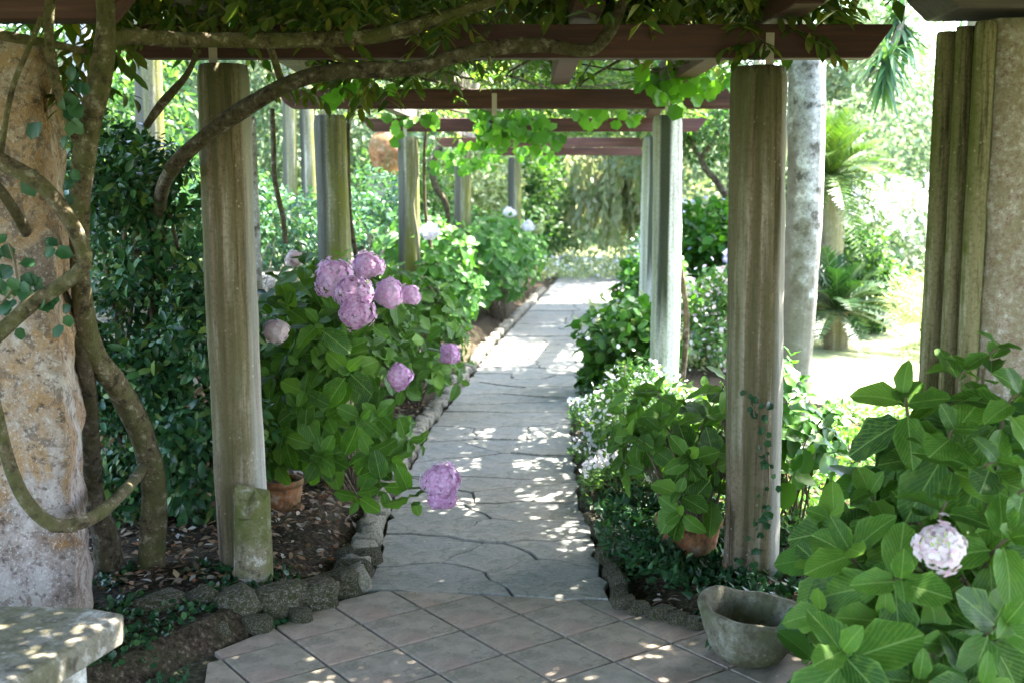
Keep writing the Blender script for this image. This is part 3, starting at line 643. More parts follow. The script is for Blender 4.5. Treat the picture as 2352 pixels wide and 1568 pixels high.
# ---- big piers of the nearest bay
def pier_mesh(name, foot, h, mat, seed, amp=.02, rows=60, sub=12, flare=None):
    """rough rectangular pier: foot is a list of 4 corners"""
    ring = []
    for i in range(4):
        a, b = Vector(foot[i]), Vector(foot[(i + 1) % 4])
        for k in range(sub): ring.append(a + (b - a) * (k / sub))
    n = len(ring); c = sum(ring, Vector((0, 0))) / n; V = []
    for j in range(rows + 1):
        z = h * j / rows; f = flare(z) if flare else 1
        for p in ring:
            d = (p - c); u = d.length; q = c + d * f
            # round the corners a little
            q = c + (q - c) * (1 - .05 * max(0, (u / max(1e-6, max((r - c).length for r in (ring[0], ring[sub]))) - .85) / .15))
            nz = amp * (math.sin(q.x * 13 + z * 7 + seed) * math.cos(q.y * 11 - z * 5) + .6 * math.sin(z * 19 + q.x * 23 + seed) + .45 * math.sin(z * 41 + q.y * 31 + q.x * 37))
            q = q + d.normalized() * nz; V.append((q.x, q.y, z))
    F = [(j * n + k, j * n + (k + 1) % n, (j + 1) * n + (k + 1) % n, (j + 1) * n + k) for j in range(rows) for k in range(n)]
    me = np_mesh(name, V, F, mat, None, True)
    bm = bmesh.new(); bm.from_mesh(me); bm.verts.ensure_lookup_table(); bm.faces.new([bm.verts[rows * n + k] for k in range(n)]); bm.to_mesh(me); bm.free(); return me
lp = link('masonry_pier', pier_mesh('masonry_pier', [(-2.45, 3.85), (-1.535, 3.85), (-1.66, 4.30), (-2.45, 4.40)], 2.26, M['pier_ochre'], 3, .013, flare=lambda z: 1.0 - .08 * max(0, (z - 1.2) / 1.1) ** 1.5 + .012 * math.sin(z * 3)), None, (0, 0, -.05))
tag(lp, 'big rough ochre and grey pier at the left edge behind the bench and vine loops', 'pier')
rp = empty('moulded_pier', (1.8, 3.9, 0), 'broad pier at the right edge with mossy vertical mouldings and reddish roughcast', 'pier')
link('shaft', pier_mesh('shaft', [(1.565, 3.79), (2.7, 3.72), (2.7, 4.32), (1.58, 4.24)], 2.31, M['pier_red'], 8, .006), rp, (0, 0, -.05))
for i, (x, y, r_x) in enumerate(((1.545, 4.13, .038), (1.545, 3.97, .031), (1.556, 3.82, .035))):
    link('moulding', column_mesh('moulding', 2.31 - i * .004, r_x, r_x, M['pier_rib'], 50 + i, .02, 20, 60, .003), rp, (x, y, -.05))
beam('lintel_beam', 1.32, 3.4, 3.90, 2.285, .20, .30, M['beam_blue'], 'thick dark beam end resting on the moulded pier in the top right corner', (), 'lintels over the piers', .12)
beam('lintel_beam', -3.2, -1.27, 3.95, 2.27, .11, .12, M['beam'], 'dark beam end over the ochre pier in the top left corner', (), 'lintels over the piers', .10)

# ---- stump
st = link('stone_stump', column_mesh('stone_stump', .47, .082, .074, M['stump'], 77, .05, 32, 30, .012), None, (G(592, 1368).x, G(592, 1368).y, -.03))
me = st.data
for v in me.vertices:
    if v.co.z > .40: v.co.z += .022 * math.sin(v.co.x * 60) + .03 * math.cos(v.co.y * 45)
tag(st, 'short moss-covered broken stone stump leaning on the foot of the left column', 'stump')

# ================================================================== bench, bowl, pots
zb = .45
A_ = G(301, 1407, zb); B_ = G(70, 1544, zb); C_ = G(205, 1389, zb); D_ = G(-60, 1384, zb)
u_ = (B_ - A_).normalized(); E_ = A_ + u_ * 1.6; F_ = D_ + (E_ - A_) + Vector((-.4, 0, 0))
bench = empty('stone_bench', ((A_.x + D_.x) / 2, A_.y - .5, 0), 'old stone bench with a thick mossy slab, sun-flecked, in the bottom left corner', 'bench')
poly = [A_ + (C_ - A_).normalized() * .03, C_, D_, F_, E_, A_ + u_ * .05][::-1]
bm = bmesh.new(); P2 = [(p.x, p.y) for p in poly]
if sum(P2[k][0] * P2[(k + 1) % len(P2)][1] - P2[(k + 1) % len(P2)][0] * P2[k][1] for k in range(len(P2))) < 0: P2 = P2[::-1]
rings = [(zb - .085, .012), (zb - .075, 0), (zb - .02, 0), (zb - .006, .006), (zb, .022)]
prev = None
for z, ins in rings:
    pp = P2 if ins == 0 else shrink(P2, ins)
    if len(pp) != len(P2): pp = P2
    q = [bm.verts.new((p[0], p[1], z)) for p in pp]
    if prev:
        for k in range(len(q)): bm.faces.new((prev[k], prev[(k + 1) % len(q)], q[(k + 1) % len(q)], q[k]))
    else: bm.faces.new(q[::-1])
    prev = q
bm.faces.new(prev)
bm_obj('seat_slab', bm, M['bench_top'], bench)
PI_ = shrink(P2, .10); bm = bmesh.new(); prism(bm, PI_, -.05, zb - .086, .004); bm_obj('base', bm, M['bench_leg'], bench)

def lathe(name, prof, mat, seg=40, mod=None, close=True):
    """prof: list of (r,z) from outer foot over the rim to the inner bottom"""
    V, F = [], []
    for j, (r, z) in enumerate(prof):
        for k in range(seg):
            a = 6.2832 * k / seg; rr, zz = (r, z) if mod is None else mod(r, z, a, j)
            V.append((rr * math.cos(a), rr * math.sin(a), zz))
    for j in range(len(prof) - 1):
        for k in range(seg): F.append((j * seg + k, j * seg + (k + 1) % seg, (j + 1) * seg + (k + 1) % seg, (j + 1) * seg + k))
    return np_mesh(name, V, F, mat, None, True)
gb = G(1722, 1512)
def bowl_mod(r, z, a, j):
    rim = max(0, (z - .08) / .12)
    k = 1 + .03 * math.sin(2 * a + 1) + .02 * math.sin(5 * a) ; lift = rim * (.035 * math.exp(-((((a - 2.35 + 3.14) % 6.283) - 3.14) / .55) ** 2) - .02 * math.exp(-((((a - 5.0 + 3.14) % 6.283) - 3.14) / .6) ** 2) + .003 * math.sin(7 * a))
    return r * k * (1 + .10 * rim * math.exp(-((((a - 2.6 + 3.14) % 6.283) - 3.14) / .5) ** 2)), z + lift
bowl = link('stone_bowl', lathe('stone_bowl', [(.001, 0), (.085, 0), (.115, .014), (.148, .06), (.165, .12), (.172, .165), (.178, .185), (.172, .198), (.152, .200), (.140, .190), (.134, .17), (.118, .11), (.08, .08), (.001, .07)], M['bowl'], 48, bowl_mod), None, (gb.x, gb.y, 0))
tag(bowl, 'old greenish stone mortar bowl with a raised lip on the tiles by the right column', 'bowl')
def pot(x, y, r, h, label, group='terracotta pots', mat='terracotta', z=-.02):
    root = empty('terracotta_pot', (x, y, z), label, 'pot', group)
    link('body', lathe('body', [(.001, 0), (r * .68, 0), (r * .70, .01), (r * .93, h * .82), (r * .93, h * .86), (r * 1.0, h * .87), (r * 1.02, h * .97), (r * .99, h), (r * .88, h), (r * .86, h * .9), (r * .001, h * .88)], M[mat], 32), root, (x, y, z))
    link('soil_surface', lathe('soil_surface', [(r * .86, h * .9), (r * .4, h * .93), (.001, h * .92)], M['soil'], 16), root, (x, y, z))
    return root
gp = G(1592, 1316); pot(gp.x, gp.y + .15, .155, .24, 'terracotta pot holding the leafy plant behind the right column')
pot(G(652, 1190).x, 5.75, .11, .24, 'dark clay pot in the shade right of the left column')
g_ = G(1058, 722); pot(g_.x - .12, 13.2, .14, .26, 'small dark-topped pot on the bed beside the path kerb')
gs = G(2085, 1200); bm = bmesh.new(); box(bm, (-.055, -.05, 0), (.055, .05, .30))
for v in bm.verts:
    if v.co.z > .1: v.co.x = v.co.x * .8 - .035
bmesh.ops.bevel(bm, geom=list(bm.edges), offset=.012, segments=2, affect='EDGES')
o = bm_obj('stone_marker', bm, M['stump']); o.location = (at(2085, 1200, 4.25).x, 4.25, at(2085, 1210, 4.25).z - .06); o.rotation_euler = (0, .12, .3); tag(o, 'small upright grey stone half hidden behind the large hydrangea', 'stone')
o.location.z = .30
bm = bmesh.new(); box(bm, (o.location.x - .12, 4.12, -.05), (o.location.x + .2, 4.4, .30)); o2 = bm_obj('stone_block', bm, M['stump']); tag(o2, 'low brown masonry block under the small upright grey stone', 'stone block')

# ================================================================== VINE over the pergola
wi = empty('wisteria_vine', (G(345, 1335).x, G(345, 1335).y, 0), 'old twisting vine climbing from the left bed and spreading over the first pergola bay', 'vine')
def branch(pts, mat='bark', seg=14, rough=.07, seed=0, name='branch'): return tubes(name, [pts], M[mat], wi, seg, .035, rough, None, seed)
branch([tp(345, 1375, 4.75, 46), tp(348, 1250, 4.72, 36), tp(352, 1100, 4.66, 33), tp(325, 990, 4.55, 32), tp(270, 890, 4.42, 32), tp(215, 815, 4.30, 31), tp(190, 700, 4.15, 26), tp(182, 560, 4.0, 25), tp(186, 430, 3.9, 27), tp(205, 300, 3.85, 30), tp(232, 170, 3.85, 30), tp(243, 60, 3.85, 24), tp(235, -60, 3.9, 22)], 'bark', 18, .06, 1, 'trunk')
branch([tp(252, 1335, 4.72, 46), tp(245, 1240, 4.7, 36), tp(215, 1130, 4.62, 26), tp(208, 1000, 4.5, 22), tp(200, 860, 4.3, 22), tp(150, 700, 4.15, 16), tp(90, 590, 3.98, 14), tp(30, 480, 3.75, 12), tp(-30, 400, 3.7, 12)], 'bark_dark', 16, .06, 2, 'trunk')
branch([tp(-40, 350, 3.6, 20), tp(30, 385, 3.6, 19), tp(95, 425, 3.6, 18), tp(150, 490, 3.6, 18), tp(185, 560, 3.62, 17), tp(192, 610, 3.64, 17), tp(150, 650, 3.64, 17), tp(75, 698, 3.62, 17), tp(10, 755, 3.6, 18), tp(-40, 800, 3.6, 18)], seed=3)
branch([tp(-30, 860, 3.55, 15), tp(-5, 960, 3.55, 15), tp(20, 1060, 3.58, 15), tp(60, 1150, 3.6, 16), tp(125, 1205, 3.65, 18), tp(195, 1195, 3.72, 16), tp(262, 1150, 3.95, 14), tp(310, 1100, 4.4, 13), tp(345, 1040, 4.75, 12)], seed=4)
branch([tp(120, -40, 3.7, 11), tp(112, 60, 3.7, 11), tp(124, 160, 3.7, 11), tp(148, 250, 3.75, 10), tp(175, 320, 3.85, 12)], seed=5)
branch([tp(95, 40, 3.65, 6), tp(62, 120, 3.65, 6), tp(30, 200, 3.65, 6), tp(12, 290, 3.65, 6), tp(0, 380, 3.65, 6)], seed=6)
branch([tp(-30, 75, 3.7, 11), tp(40, 88, 3.7, 11), tp(110, 100, 3.75, 9), tp(200, 120, 3.85, 8)], seed=16)
# long diagonal stem and the horizontal one
branch([tp(388, 392, 4.62, 17.6), tp(440, 340, 4.58, 19.3), tp(510, 285, 4.52, 21.0), tp(590, 235, 4.45, 21.8), tp(660, 195, 4.4, 19.3), tp(740, 168, 4.36, 21.0), tp(850, 158, 4.34, 20.2), tp(950, 158, 4.34, 19.3), tp(1040, 132, 4.36, 18.5), tp(1130, 112, 4.4, 17.6), tp(1240, 104, 4.45, 16.0), tp(1340, 118, 4.5, 14.3), tp(1375, 105, 4.55, 14.3), tp(1402, 70, 4.6, 14.3), tp(1430, 10, 4.7, 13.4), tp(1460, -60, 4.9, 12.6)], 'bark_dark', 18, .07, 7)
branch([tp(405, 375, 4.62, 19), tp(375, 430, 5.2, 17), tp(360, 560, 5.6, 15), tp(350, 800, 5.7, 15), tp(345, 1200, 5.75, 18)], 'bark_dark', seed=17)
branch([tp(238, 90, 3.86, 20), tp(300, 84, 3.95, 18), tp(400, 90, 4.1, 17), tp(520, 92, 4.2, 17), tp(640, 94, 4.25, 17), tp(760, 92, 4.3, 17), tp(860, 84, 4.3, 17), tp(960, 58, 4.3, 16), tp(1060, 25, 4.3, 14), tp(1160, -8, 4.35, 12)], seed=8)
branch([tp(620, 105, 4.3, 9), tp(632, 140, 4.38, 8), tp(645, 180, 4.45, 8)], 'bark', seed=9)
branch([tp(740, 100, 4.32, 9), tp(770, 130, 4.34, 8), tp(815, 150, 4.36, 8)], 'bark', seed=10)
branch([tp(335, 290, 4.5, 8), tp(370, 240, 4.48, 10), tp(430, 170, 4.45, 7), tp(455, 110, 4.4, 6)], 'bark_dark', seed=11)
branch([tp(1115, 85, 4.7, 6), tp(1125, 60, 4.7, 8), tp(1150, 30, 4.75, 5)], 'bark_dark', seed=12)
# high stems above the beams (carry the canopy)
hi = []
for i in range(16):
    x = random.uniform(-1.6, 1.3); y = random.uniform(4.9, 6); z = 2.5
    pts = [(x, y, z, .014)]
    for k in range(5): x = max(-1.7, min(1.2, x + random.uniform(-.5, .5))); y += random.uniform(.3, .9); z = random.uniform(2.42, 2.75); pts.append((x, y, z, .012 - .0015 * k))
    hi.append(pts)
tubes('stems', hi, M['bark_dark'], wi, 6, .1, .05, 'stuff', 40)

def rand_dirs(n, up=.2, droop=0.0):
    d = rng.normal(size=(n, 3)); d = norm(d); d[:, 2] = d[:, 2] * .6 - droop; nn = rng.normal(size=(n, 3)) * .6; nn[:, 2] += 1.0; return norm(d), norm(nn)
def sprays(centers, n_leaf, length, leaf, droop=.5, spread=.35):
    """pinnate sprays: rows of leaflets along hanging stalks; returns leaf list"""
    L = []
    for c in centers:
        d = np.array((random.gauss(0, 1), random.gauss(0, 1), random.gauss(-droop, .45))); d /= np.linalg.norm(d)
        side = np.cross(d, (0, 0, 1)); side /= (np.linalg.norm(side) + 1e-6); ln = length * random.uniform(.6, 1.3)
        for k in range(n_leaf):
            t_ = (k // 2 + 1) / (n_leaf / 2); s_ = 1 if k % 2 else -1
            p = np.array(c) + d * ln * t_ + np.array((0, 0, -.25 * ln * t_ * t_))
            ld = side * s_ * .9 + d * .55 + np.array((0, 0, -.35)) + np.array([random.gauss(0, .18) for _ in range(3)])
            L.append((p, ld, np.array((random.gauss(0, .35), random.gauss(0, .35), 1)), leaf * random.uniform(.7, 1.2)))
    return L
# hanging, visible part of the first bay
cs = []
r3 = random.Random(11)
def scatter_px(n, x0, x1, y0, y1, Y0, Y1, dens=None):
    out = []
    while len(out) < n:
        x = r3.uniform(x0, x1); y = r3.uniform(y0, y1)
        if dens and r3.random() > dens(x, y): continue
        out.append(tuple(at(x, y, r3.uniform(Y0, Y1))))
    return out
gaps = [(1190, 40, 110, 45), (560, 120, 40, 20), (1560, 75, 60, 22), (330, 60, 60, 30)]
def dtop(x, y):
    for gx, gy, rx, ry in gaps:
        if ((x - gx) / rx) ** 2 + ((y - gy) / ry) ** 2 < 1: return .06
    return 1.0 if y < 30 else (.6 if y < 60 else (.25 if y < 80 else .12))
cs += scatter_px(150, 230, 1080, -60, 70, 4.2, 5.0, dtop)
cs += scatter_px(80, 1250, 1880, -30, 55, 4.9, 5.5, dtop)
cs += scatter_px(16, 760, 1010, 90, 200, 4.7, 5.2)
cs += scatter_px(6, 640, 760, 170, 205, 4.9, 5.4)
cs += scatter_px(10, 1690, 1850, 40, 110, 4.6, 4.75)
cs += scatter_px(12, 1880, 1960, 0, 30, 4.9, 5.2)
cs += scatter_px(18, 100, 260, 60, 250, 3.9, 4.4)
L = sprays(cs, 9, .13, .085, .25)
split_leaves('leaf', 'lance', T_LANCE, L, M['wist'], wi, 300)
# canopy overhead, over the terrace as well (it shades the foreground)
cs = []
for i in range(12500):
    x = r3.uniform(-3.6, 4.8); y = r3.uniform(-1.8, 6.4)
    z = r3.uniform(2.5, 3.1)
    if y > 2.3 and (z - CAMZ) / y < (.26 if y < 4 else .180 if x < 1.3 else .205) and abs(x) < .48 * y + .3: continue
    if math.hypot(x + .35, y - 3.55) < .45 and r3.random() < .30: continue
    cs.append((x, y, z))
L = sprays([c for c in cs if c[1] < 2.2], 8, .22, .16, .1) + sprays([c for c in cs if c[1] >= 2.2 for _ in range(2)], 8, .20, .10, .0)
A4 = [np.array([l[i] for l in L]) for i in range(4)]
mass('canopy_foliage', T_SMALL, *A4, M['wist'], wi)
cs = []
for i in range(7800):      # added layer over the second bay, there to shade the path
    x = r3.uniform(-2.0, 2.1); y = r3.uniform(4.9, 10.2); z = CAMZ + .166 * y + r3.uniform(0, .38)
    if abs(x / y - .008) < .028 and y > 5.6: continue
    if math.sin(x * 4.1 + y * 2.3) * math.cos(y * 3.1 - x * 2.0) > (.72 if y < 7 else .5): continue
    if x > 1.3 and z < CAMZ + .20 * y: continue
    cs.append((x, y, z))
L = sprays(cs, 7, .18, .11, .1); A4 = [np.array([l[i] for l in L]) for i in range(4)]
mass('canopy_foliage', T_SMALL, *A4, M['wist'], wi)

# second vine on the farther bays, sparser and sunlit
vi = empty('grape_vine', (-1.1, 8.2, 0), 'lighter green leafy vine trailing over the middle cross beams of the pergola', 'vine')
hi = []
for (x, y) in ((-1.1, 8.1), (-.8, 11.2), (1.2, 8.1)):
    hi.append([(x, y, 0, .022), (x + .05, y - .04, .8, .02), (x - .06, y + .03, 1.6, .017), (x, y, 2.42, .014), (x + .3, y + .6, 2.5, .012), (x + .5, y + 1.8, 2.48, .01)])
for i in range(22):
    x = random.uniform(-1.4, 1.6); y = random.uniform(6.4, 10); z = 2.45; pts = [(x, y, z, .009)]
    for k in range(4): x = max(-1.5, min(1.25, x + random.uniform(-.35, .4))); y += random.uniform(.5, 1.3); z = random.uniform(2.38, 2.6); pts.append((x, y, z, .007))
    hi.append(pts)
tubes('stem', hi, M['bark_dark'], vi, 6, .1, .05, None, 60)
cs = []
def canopy_n(x, y): return fbm2(np.array(x * 1.3), np.array(y * .9), 3.0)
for i in range(7000):
    y = r3.uniform(5.8, 18); sh = 0 if y < 9 else (y - 9) * .14; x = r3.uniform(-1.7, 1.5) + sh
    cn = canopy_n(x, y) + .35 * math.sin(x * 7 + y * 5)
    if cn < (-.3 if y < 6.4 else (.12 if y < 11 else .3)): continue
    cs.append((x, y, r3.uniform(2.50, 2.80)))
L = sprays(cs, 6, .16, .085, .0); A4 = [np.array([l[i] for l in L]) for i in range(4)]
mass('canopy_foliage', T_SMALL, *A4, M['canopy'], vi)
# hanging clumps of fresh leaves under beams two to four
cs = scatter_px(60, 1090, 1270, 262, 320, 10.2, 11.4) + scatter_px(24, 990, 1260, 340, 380, 12, 15) + scatter_px(9, 720, 900, 160, 215, 6.8, 7.6) + scatter_px(6, 850, 1020, 255, 295, 9, 11) + scatter_px(26, 1480, 1680, 165, 205, 7.2, 8.6) + scatter_px(7, 1300, 1470, 240, 290, 9, 11)
L = []
for c in cs:
    for k in range(3):
        d = np.array((r3.gauss(0, .7), r3.gauss(-.3, .5), -.7)); L.append((np.array(c) + np.array([r3.gauss(0, .05) for _ in range(3)]), d, np.array((r3.gauss(0, .4), -.8, .7)), r3.uniform(.07, .13)))
split_leaves('leaf', 'vine', T_VINE, L, M['vine'], vi, 260)
# sinewy hanging stem near fourth column
tubes('stem', [[tp(1010, 340, 14.2, 10), tp(992, 380, 14.0, 11), tp(1000, 430, 14.0, 9), tp(1025, 470, 14.1, 8), tp(1030, 520, 14.2, 8)]], M['bark_dark'], vi, 8, .08, .06, None, 80)
tubes('stem', [[tp(625, 250, 7.4, 6), tp(628, 330, 7.4, 6), tp(632, 420, 7.4, 6), tp(650, 500, 7.4, 6), tp(655, 560, 7.4, 6)]], M['bark_dark'], vi, 8, .08, .06, None, 80)

# ================================================================== HYDRANGEAS
def whorl(tip, axis, size, pairs=4, spacing=.035, az=None, r_=random):
    a = Vector(axis).normalized(); o0 = a.orthogonal().normalized(); az = r_.uniform(0, 3.14) if az is None else az; L = []
    for k in range(pairs):
        f = k / max(1, pairs - 1); el = R(-18 + 68 * f ** 1.2 + r_.uniform(-9, 9)); s_ = size * (1.0 - .52 * f ** 1.4)
        for q in (0, 1):
            ang = az + k * 1.5708 + q * 3.1416 + r_.uniform(-.22, .22); o = Matrix.Rotation(ang, 3, a) @ o0
            d = o * math.cos(el) + a * math.sin(el) + Vector((0, 0, -.14 * (1 - f))); n = a * math.cos(el) - o * math.sin(el) + Vector((r_.gauss(0, .16), r_.gauss(0, .16), .1))
            p = Vector(tip) - a * spacing * (pairs - 1 - k) + o * .02 * (1 - f)
            L.append((np.array(p), np.array(d), np.array(n), s_ * r_.uniform(.85, 1.12)))
    return L
def flower_head(name, c, r, mat, parent, axis=(0, -.7, .7), n=230, cover=-.35, pet=.017, squash=.85, label=None):
    a = Vector(axis).normalized(); P, D, N, S = [], [], [], []; r_ = random.Random(int(abs(c[0]) * 1000 + abs(c[2]) * 777)); w1, w2, w3 = [r_.uniform(0, 6) for _ in range(3)]; n = int(n * 1.15); pet = pet * .86; squash *= r_.uniform(.82, 1.0)
    for i in range(n):
        z = 1 - (1 - cover) * (i + .5) / n; ph = i * 2.39996; s_ = math.sqrt(max(0, 1 - z * z)); q = Vector((s_ * math.cos(ph), s_ * math.sin(ph), z)) + Vector([r_.gauss(0, .05) for _ in range(3)])
        q = a.to_track_quat('Z', 'Y') @ q; nrm = q.normalized(); p = Vector(c) + q * r * r_.uniform(.86, 1.06) * (1 + .09 * math.sin(4 * q.x + w1) + .08 * math.sin(5 * q.z + w2) + .06 * math.sin(9 * q.x + 7 * q.y + w3)); p -= a * (q.dot(a) * r * (1 - squash))
        o0 = nrm.orthogonal().normalized(); t0 = r_.uniform(0, 6)
        for k in range(4):
            o = Matrix.Rotation(t0 + k * 1.5708, 3, nrm) @ o0; P.append(p + o * pet * .02); D.append(o + nrm * (r_.uniform(-.05, .3))); N.append(nrm); S.append(pet * r_.uniform(.85, 1.15))
    m = mass(name, T_ROUND, P, D, N, S, mat, parent, kind=None)
    if label: m['label'] = label
    # dark core paints shade into the gaps between florets, so none are see-through
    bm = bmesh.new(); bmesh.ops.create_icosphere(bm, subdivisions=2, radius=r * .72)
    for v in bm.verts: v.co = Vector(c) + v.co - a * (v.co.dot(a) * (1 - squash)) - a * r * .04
    co = bm_obj('shade_core', bm, M['core'], m, True); co.location = (0, 0, 0)
    return m
def stems_from(base, tips, r0=.008, seed=0):
    r_ = random.Random(seed); out = []
    for tdir in tips:
        tpp, ax = tdir; b = Vector(base) + Vector((r_.uniform(-.12, .12), r_.uniform(-.12, .12), 0)); t_ = Vector(tpp); m_ = b.lerp(t_, .5) + Vector((0, 0, .08)); e = t_ - Vector(ax).normalized() * .10
        out.append([(*b, r0), (*m_, r0 * .8), (*e, r0 * .6), (*t_, r0 * .4)])
    return out
GH = 'hydrangea bushes'
# --- large bush at the lower right
hr = empty('hydrangea_bush', (1.42, 3.15, 0), 'large hydrangea at the right edge with big veined green leaves and one blush head', 'hydrangea', GH)
wl = [  # view x, y, distance, leaf length, axis
 (2075, 905, 3.15, .17, (-.35, -.55, .75)), (2215, 850, 3.2, .155, (.1, -.3, .95)), (2192, 985, 3.05, .165, (-.1, -.65, .7)), (2340, 905, 3.0, .15, (.1, -.6, .7)),
 (2105, 1040, 3.25, .15, (-.5, -.6, .5)), (2290, 1060, 2.95, .155, (.1, -.7, .6)), (1950, 1260, 2.95, .165, (-.4, -.65, .6)), (1905, 1190, 3.2, .15, (-.6, -.5, .6)),
 (2120, 1180, 3.1, .145, (-.1, -.5, .8)), (2175, 1150, 2.95, .15, (0, -.35, .9)), (2320, 1235, 2.8, .165, (.1, -.7, .6)), (2230, 1330, 2.95, .13, (0, -.8, .5)), (2070, 1330, 2.75, .165, (-.1, -.85, .45)),
 (1935, 1495, 2.6, .175, (-.35, -.7, .6)), (2030, 1420, 2.8, .15, (-.2, -.8, .5)), (2310, 1430, 2.65, .165, (.1, -.75, .55)), (2170, 1480, 2.75, .16, (0, -.85, .45)), (2110, 1560, 2.6, .15, (-.1, -.8, .5)), (2255, 1570, 2.55, .15, (.1, -.8, .5)),
 (1870, 1290, 3.15, .13, (-.7, -.4, .5)), (1885, 1400, 2.95, .14, (-.6, -.6, .5)), (2360, 1330, 2.9, .15, (.2, -.7, .6)), (2370, 1120, 2.9, .15, (.2, -.7, .6)), (2000, 1130, 3.3, .13, (-.4, -.6, .6)), (2290, 800, 3.25, .13, (.2, -.4, .9))]
rr = random.Random(101); L = []; tips = []
for (x, y, Y, s_, ax) in wl:
    p = at(x, y, Y); L += whorl(p, ax, s_ * 1.12, 4, .04, None, rr); tips.append((p, ax))
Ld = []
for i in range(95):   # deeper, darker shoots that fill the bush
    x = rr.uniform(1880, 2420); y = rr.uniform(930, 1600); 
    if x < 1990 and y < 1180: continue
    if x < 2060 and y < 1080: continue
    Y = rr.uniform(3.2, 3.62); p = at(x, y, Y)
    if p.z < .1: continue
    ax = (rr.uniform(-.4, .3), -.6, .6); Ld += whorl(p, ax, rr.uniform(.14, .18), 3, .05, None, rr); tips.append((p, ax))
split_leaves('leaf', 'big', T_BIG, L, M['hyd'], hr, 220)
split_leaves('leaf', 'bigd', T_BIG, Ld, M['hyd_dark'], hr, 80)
leaf_objects('leaf', 'bigy', T_BIG[:1], np.array([at(2175, 1440, 2.9)]), np.array([(.3, -.3, -.8)]), np.array([(0, -.9, .3)]), [.09], M['yellow'], hr)
tubes('stem', stems_from((1.38, 3.35, 0), tips, .008, 1), M['twig'], hr, 6, .08, .04, None, 5)
flower_head('flower_head', at(2161, 1254, 2.72), .060, M['blush'], hr, (-.05, -.85, .5), 90, -.15, .0185, .8, 'loose blush-white flower head')
f = mass('florets', T_ROUND, *[np.array(q) for q in zip(*[(at(2161 + rr.gauss(0, 24), 1240 + rr.gauss(0, 14), 2.655), (rr.gauss(0, 1), -.3, rr.gauss(0, 1)), (0, -1, .3)) for _ in range(30)])], np.full(30, .007), M['floret'], hr, kind=None)

def mound(name, base, cen, rad, n, leafs, mat, label, limit, seed, front=True, pairs=3, group=GH, key=None, extra=(), ylean=-.35, tms=T_BIG, cutoff=None):
    root = empty(name, base, label, 'hydrangea' if 'hydrangea' in name else 'shrub', group); r_ = random.Random(seed); L = []; tips = []
    i = 0
    while i < n:
        v = Vector([r_.gauss(0, 1) for _ in range(3)]).normalized()
        if v.z < -.45 or (front and v.y > .55): continue
        k = r_.uniform(.72, 1.05) * (1 + .12 * math.sin(v.x * 5 + seed) * math.cos(v.z * 4)); p = Vector(cen) + Vector((v.x * rad[0], v.y * rad[1], v.z * rad[2])) * k
        if p.z < .12: continue
        if cutoff and not cutoff(p): continue
        ax = Vector((v.x, v.y + ylean, v.z * .6 + .55)); L += whorl(p, ax, r_.uniform(*leafs), pairs, .035, None, r_); tips.append((p, ax)); i += 1
    for (p, ax, s_) in extra: L += whorl(p, ax, s_, 3, .03, None, r_); tips.append((p, ax))
    split_leaves('leaf', key or name + str(seed), tms, L, mat, root, limit)
    tubes('stem', stems_from(base, tips[:60], .006, seed), M['twig'], root, 5, .12, .03, None, seed)
    return root
# --- left foreground bush with pink heads
ex = [(at(880, 1130, 5.15), (.2, -.6, -.45), .15), (at(950, 1150, 5.15), (.4, -.6, -.5), .14), (at(940, 1010, 5.2), (.6, -.5, -.2), .15), (at(820, 1150, 5.3), (0, -.7, -.3), .14), (at(900, 1060, 5.25), (.4, -.7, 0), .15), (at(965, 1020, 5.25), (.8, -.4, -.3), .13), (at(640, 640, 5.6), (-.1, -.5, .8), .17), (at(700, 600, 5.9), (.1, -.4, .9), .16), (at(660, 700, 5.45), (0, -.6, .7), .17), (at(730, 740, 5.4), (.1, -.7, .6), .17), (at(800, 850, 5.4), (.1, -.8, .4), .17), (at(700, 900, 5.4), (-.1, -.8, .3), .16), (at(830, 960, 5.35), (.2, -.8, .2), .16), (at(650, 1000, 5.45), (-.1, -.8, .2), .15), (at(740, 1050, 5.4), (0, -.8, .0), .15), (at(855, 1050, 5.3), (0, -.8, .1), .15)]
h1 = mound('hydrangea_bush', (-.98, 6.3, 0), (-.92, 6.35, .62), (.66, 1.0, .72), 150, (.13, .17), M['hyd'], 'hydrangea left of the path right behind the first column, with lilac-pink heads', 300, 5, extra=ex, pairs=4, cutoff=lambda p: p.x < -.56)
for (x, y, Y, r_, m, ax) in ((768, 640, 5.6, .095, 'pink', (-.3, -.7, .6)), (845, 611, 6.0, .078, 'pink', (.1, -.6, .8)), (812, 672, 5.5, .085, 'pink', (0, -.8, .5)), (820, 716, 5.45, .085, 'magenta', (.1, -.9, .2)), (893, 676, 5.7, .072, 'pink', (.1, -.8, .5)), (941, 678, 5.8, .05, 'pink', (.5, -.6, .5)),
        (635, 760, 5.35, .055, 'blush', (-.1, -.8, .4)), (918, 864, 5.5, .062, 'magenta', (.4, -.8, .1)), (1033, 812, 6.9, .060, 'magenta', (.6, -.7, .1)), (1013, 1105, 5.05, .082, 'magenta', (.35, -.8, .1)), (677, 597, 6.4, .05, 'blush', (0, -.4, .9)), (1016, 1140, 5.06, .060, 'magenta', (.2, -.8, -.4))):
    flower_head('flower_head', at(x, y, Y), r_, M[m], h1, ax, 260 if r_ > .07 else 170, -.5, .0165, .92)
tubes('stem', [[tp(860, 1110, 5.6, 4), tp(930, 1120, 5.25, 3.5), tp(1005, 1115, 5.1, 3)], [tp(985, 800, 7.2, 3), tp(1030, 812, 6.95, 3)], [tp(870, 830, 5.9, 3), tp(915, 860, 5.55, 3)]], M['stem'], h1, 6, .06, .02, None, 8)
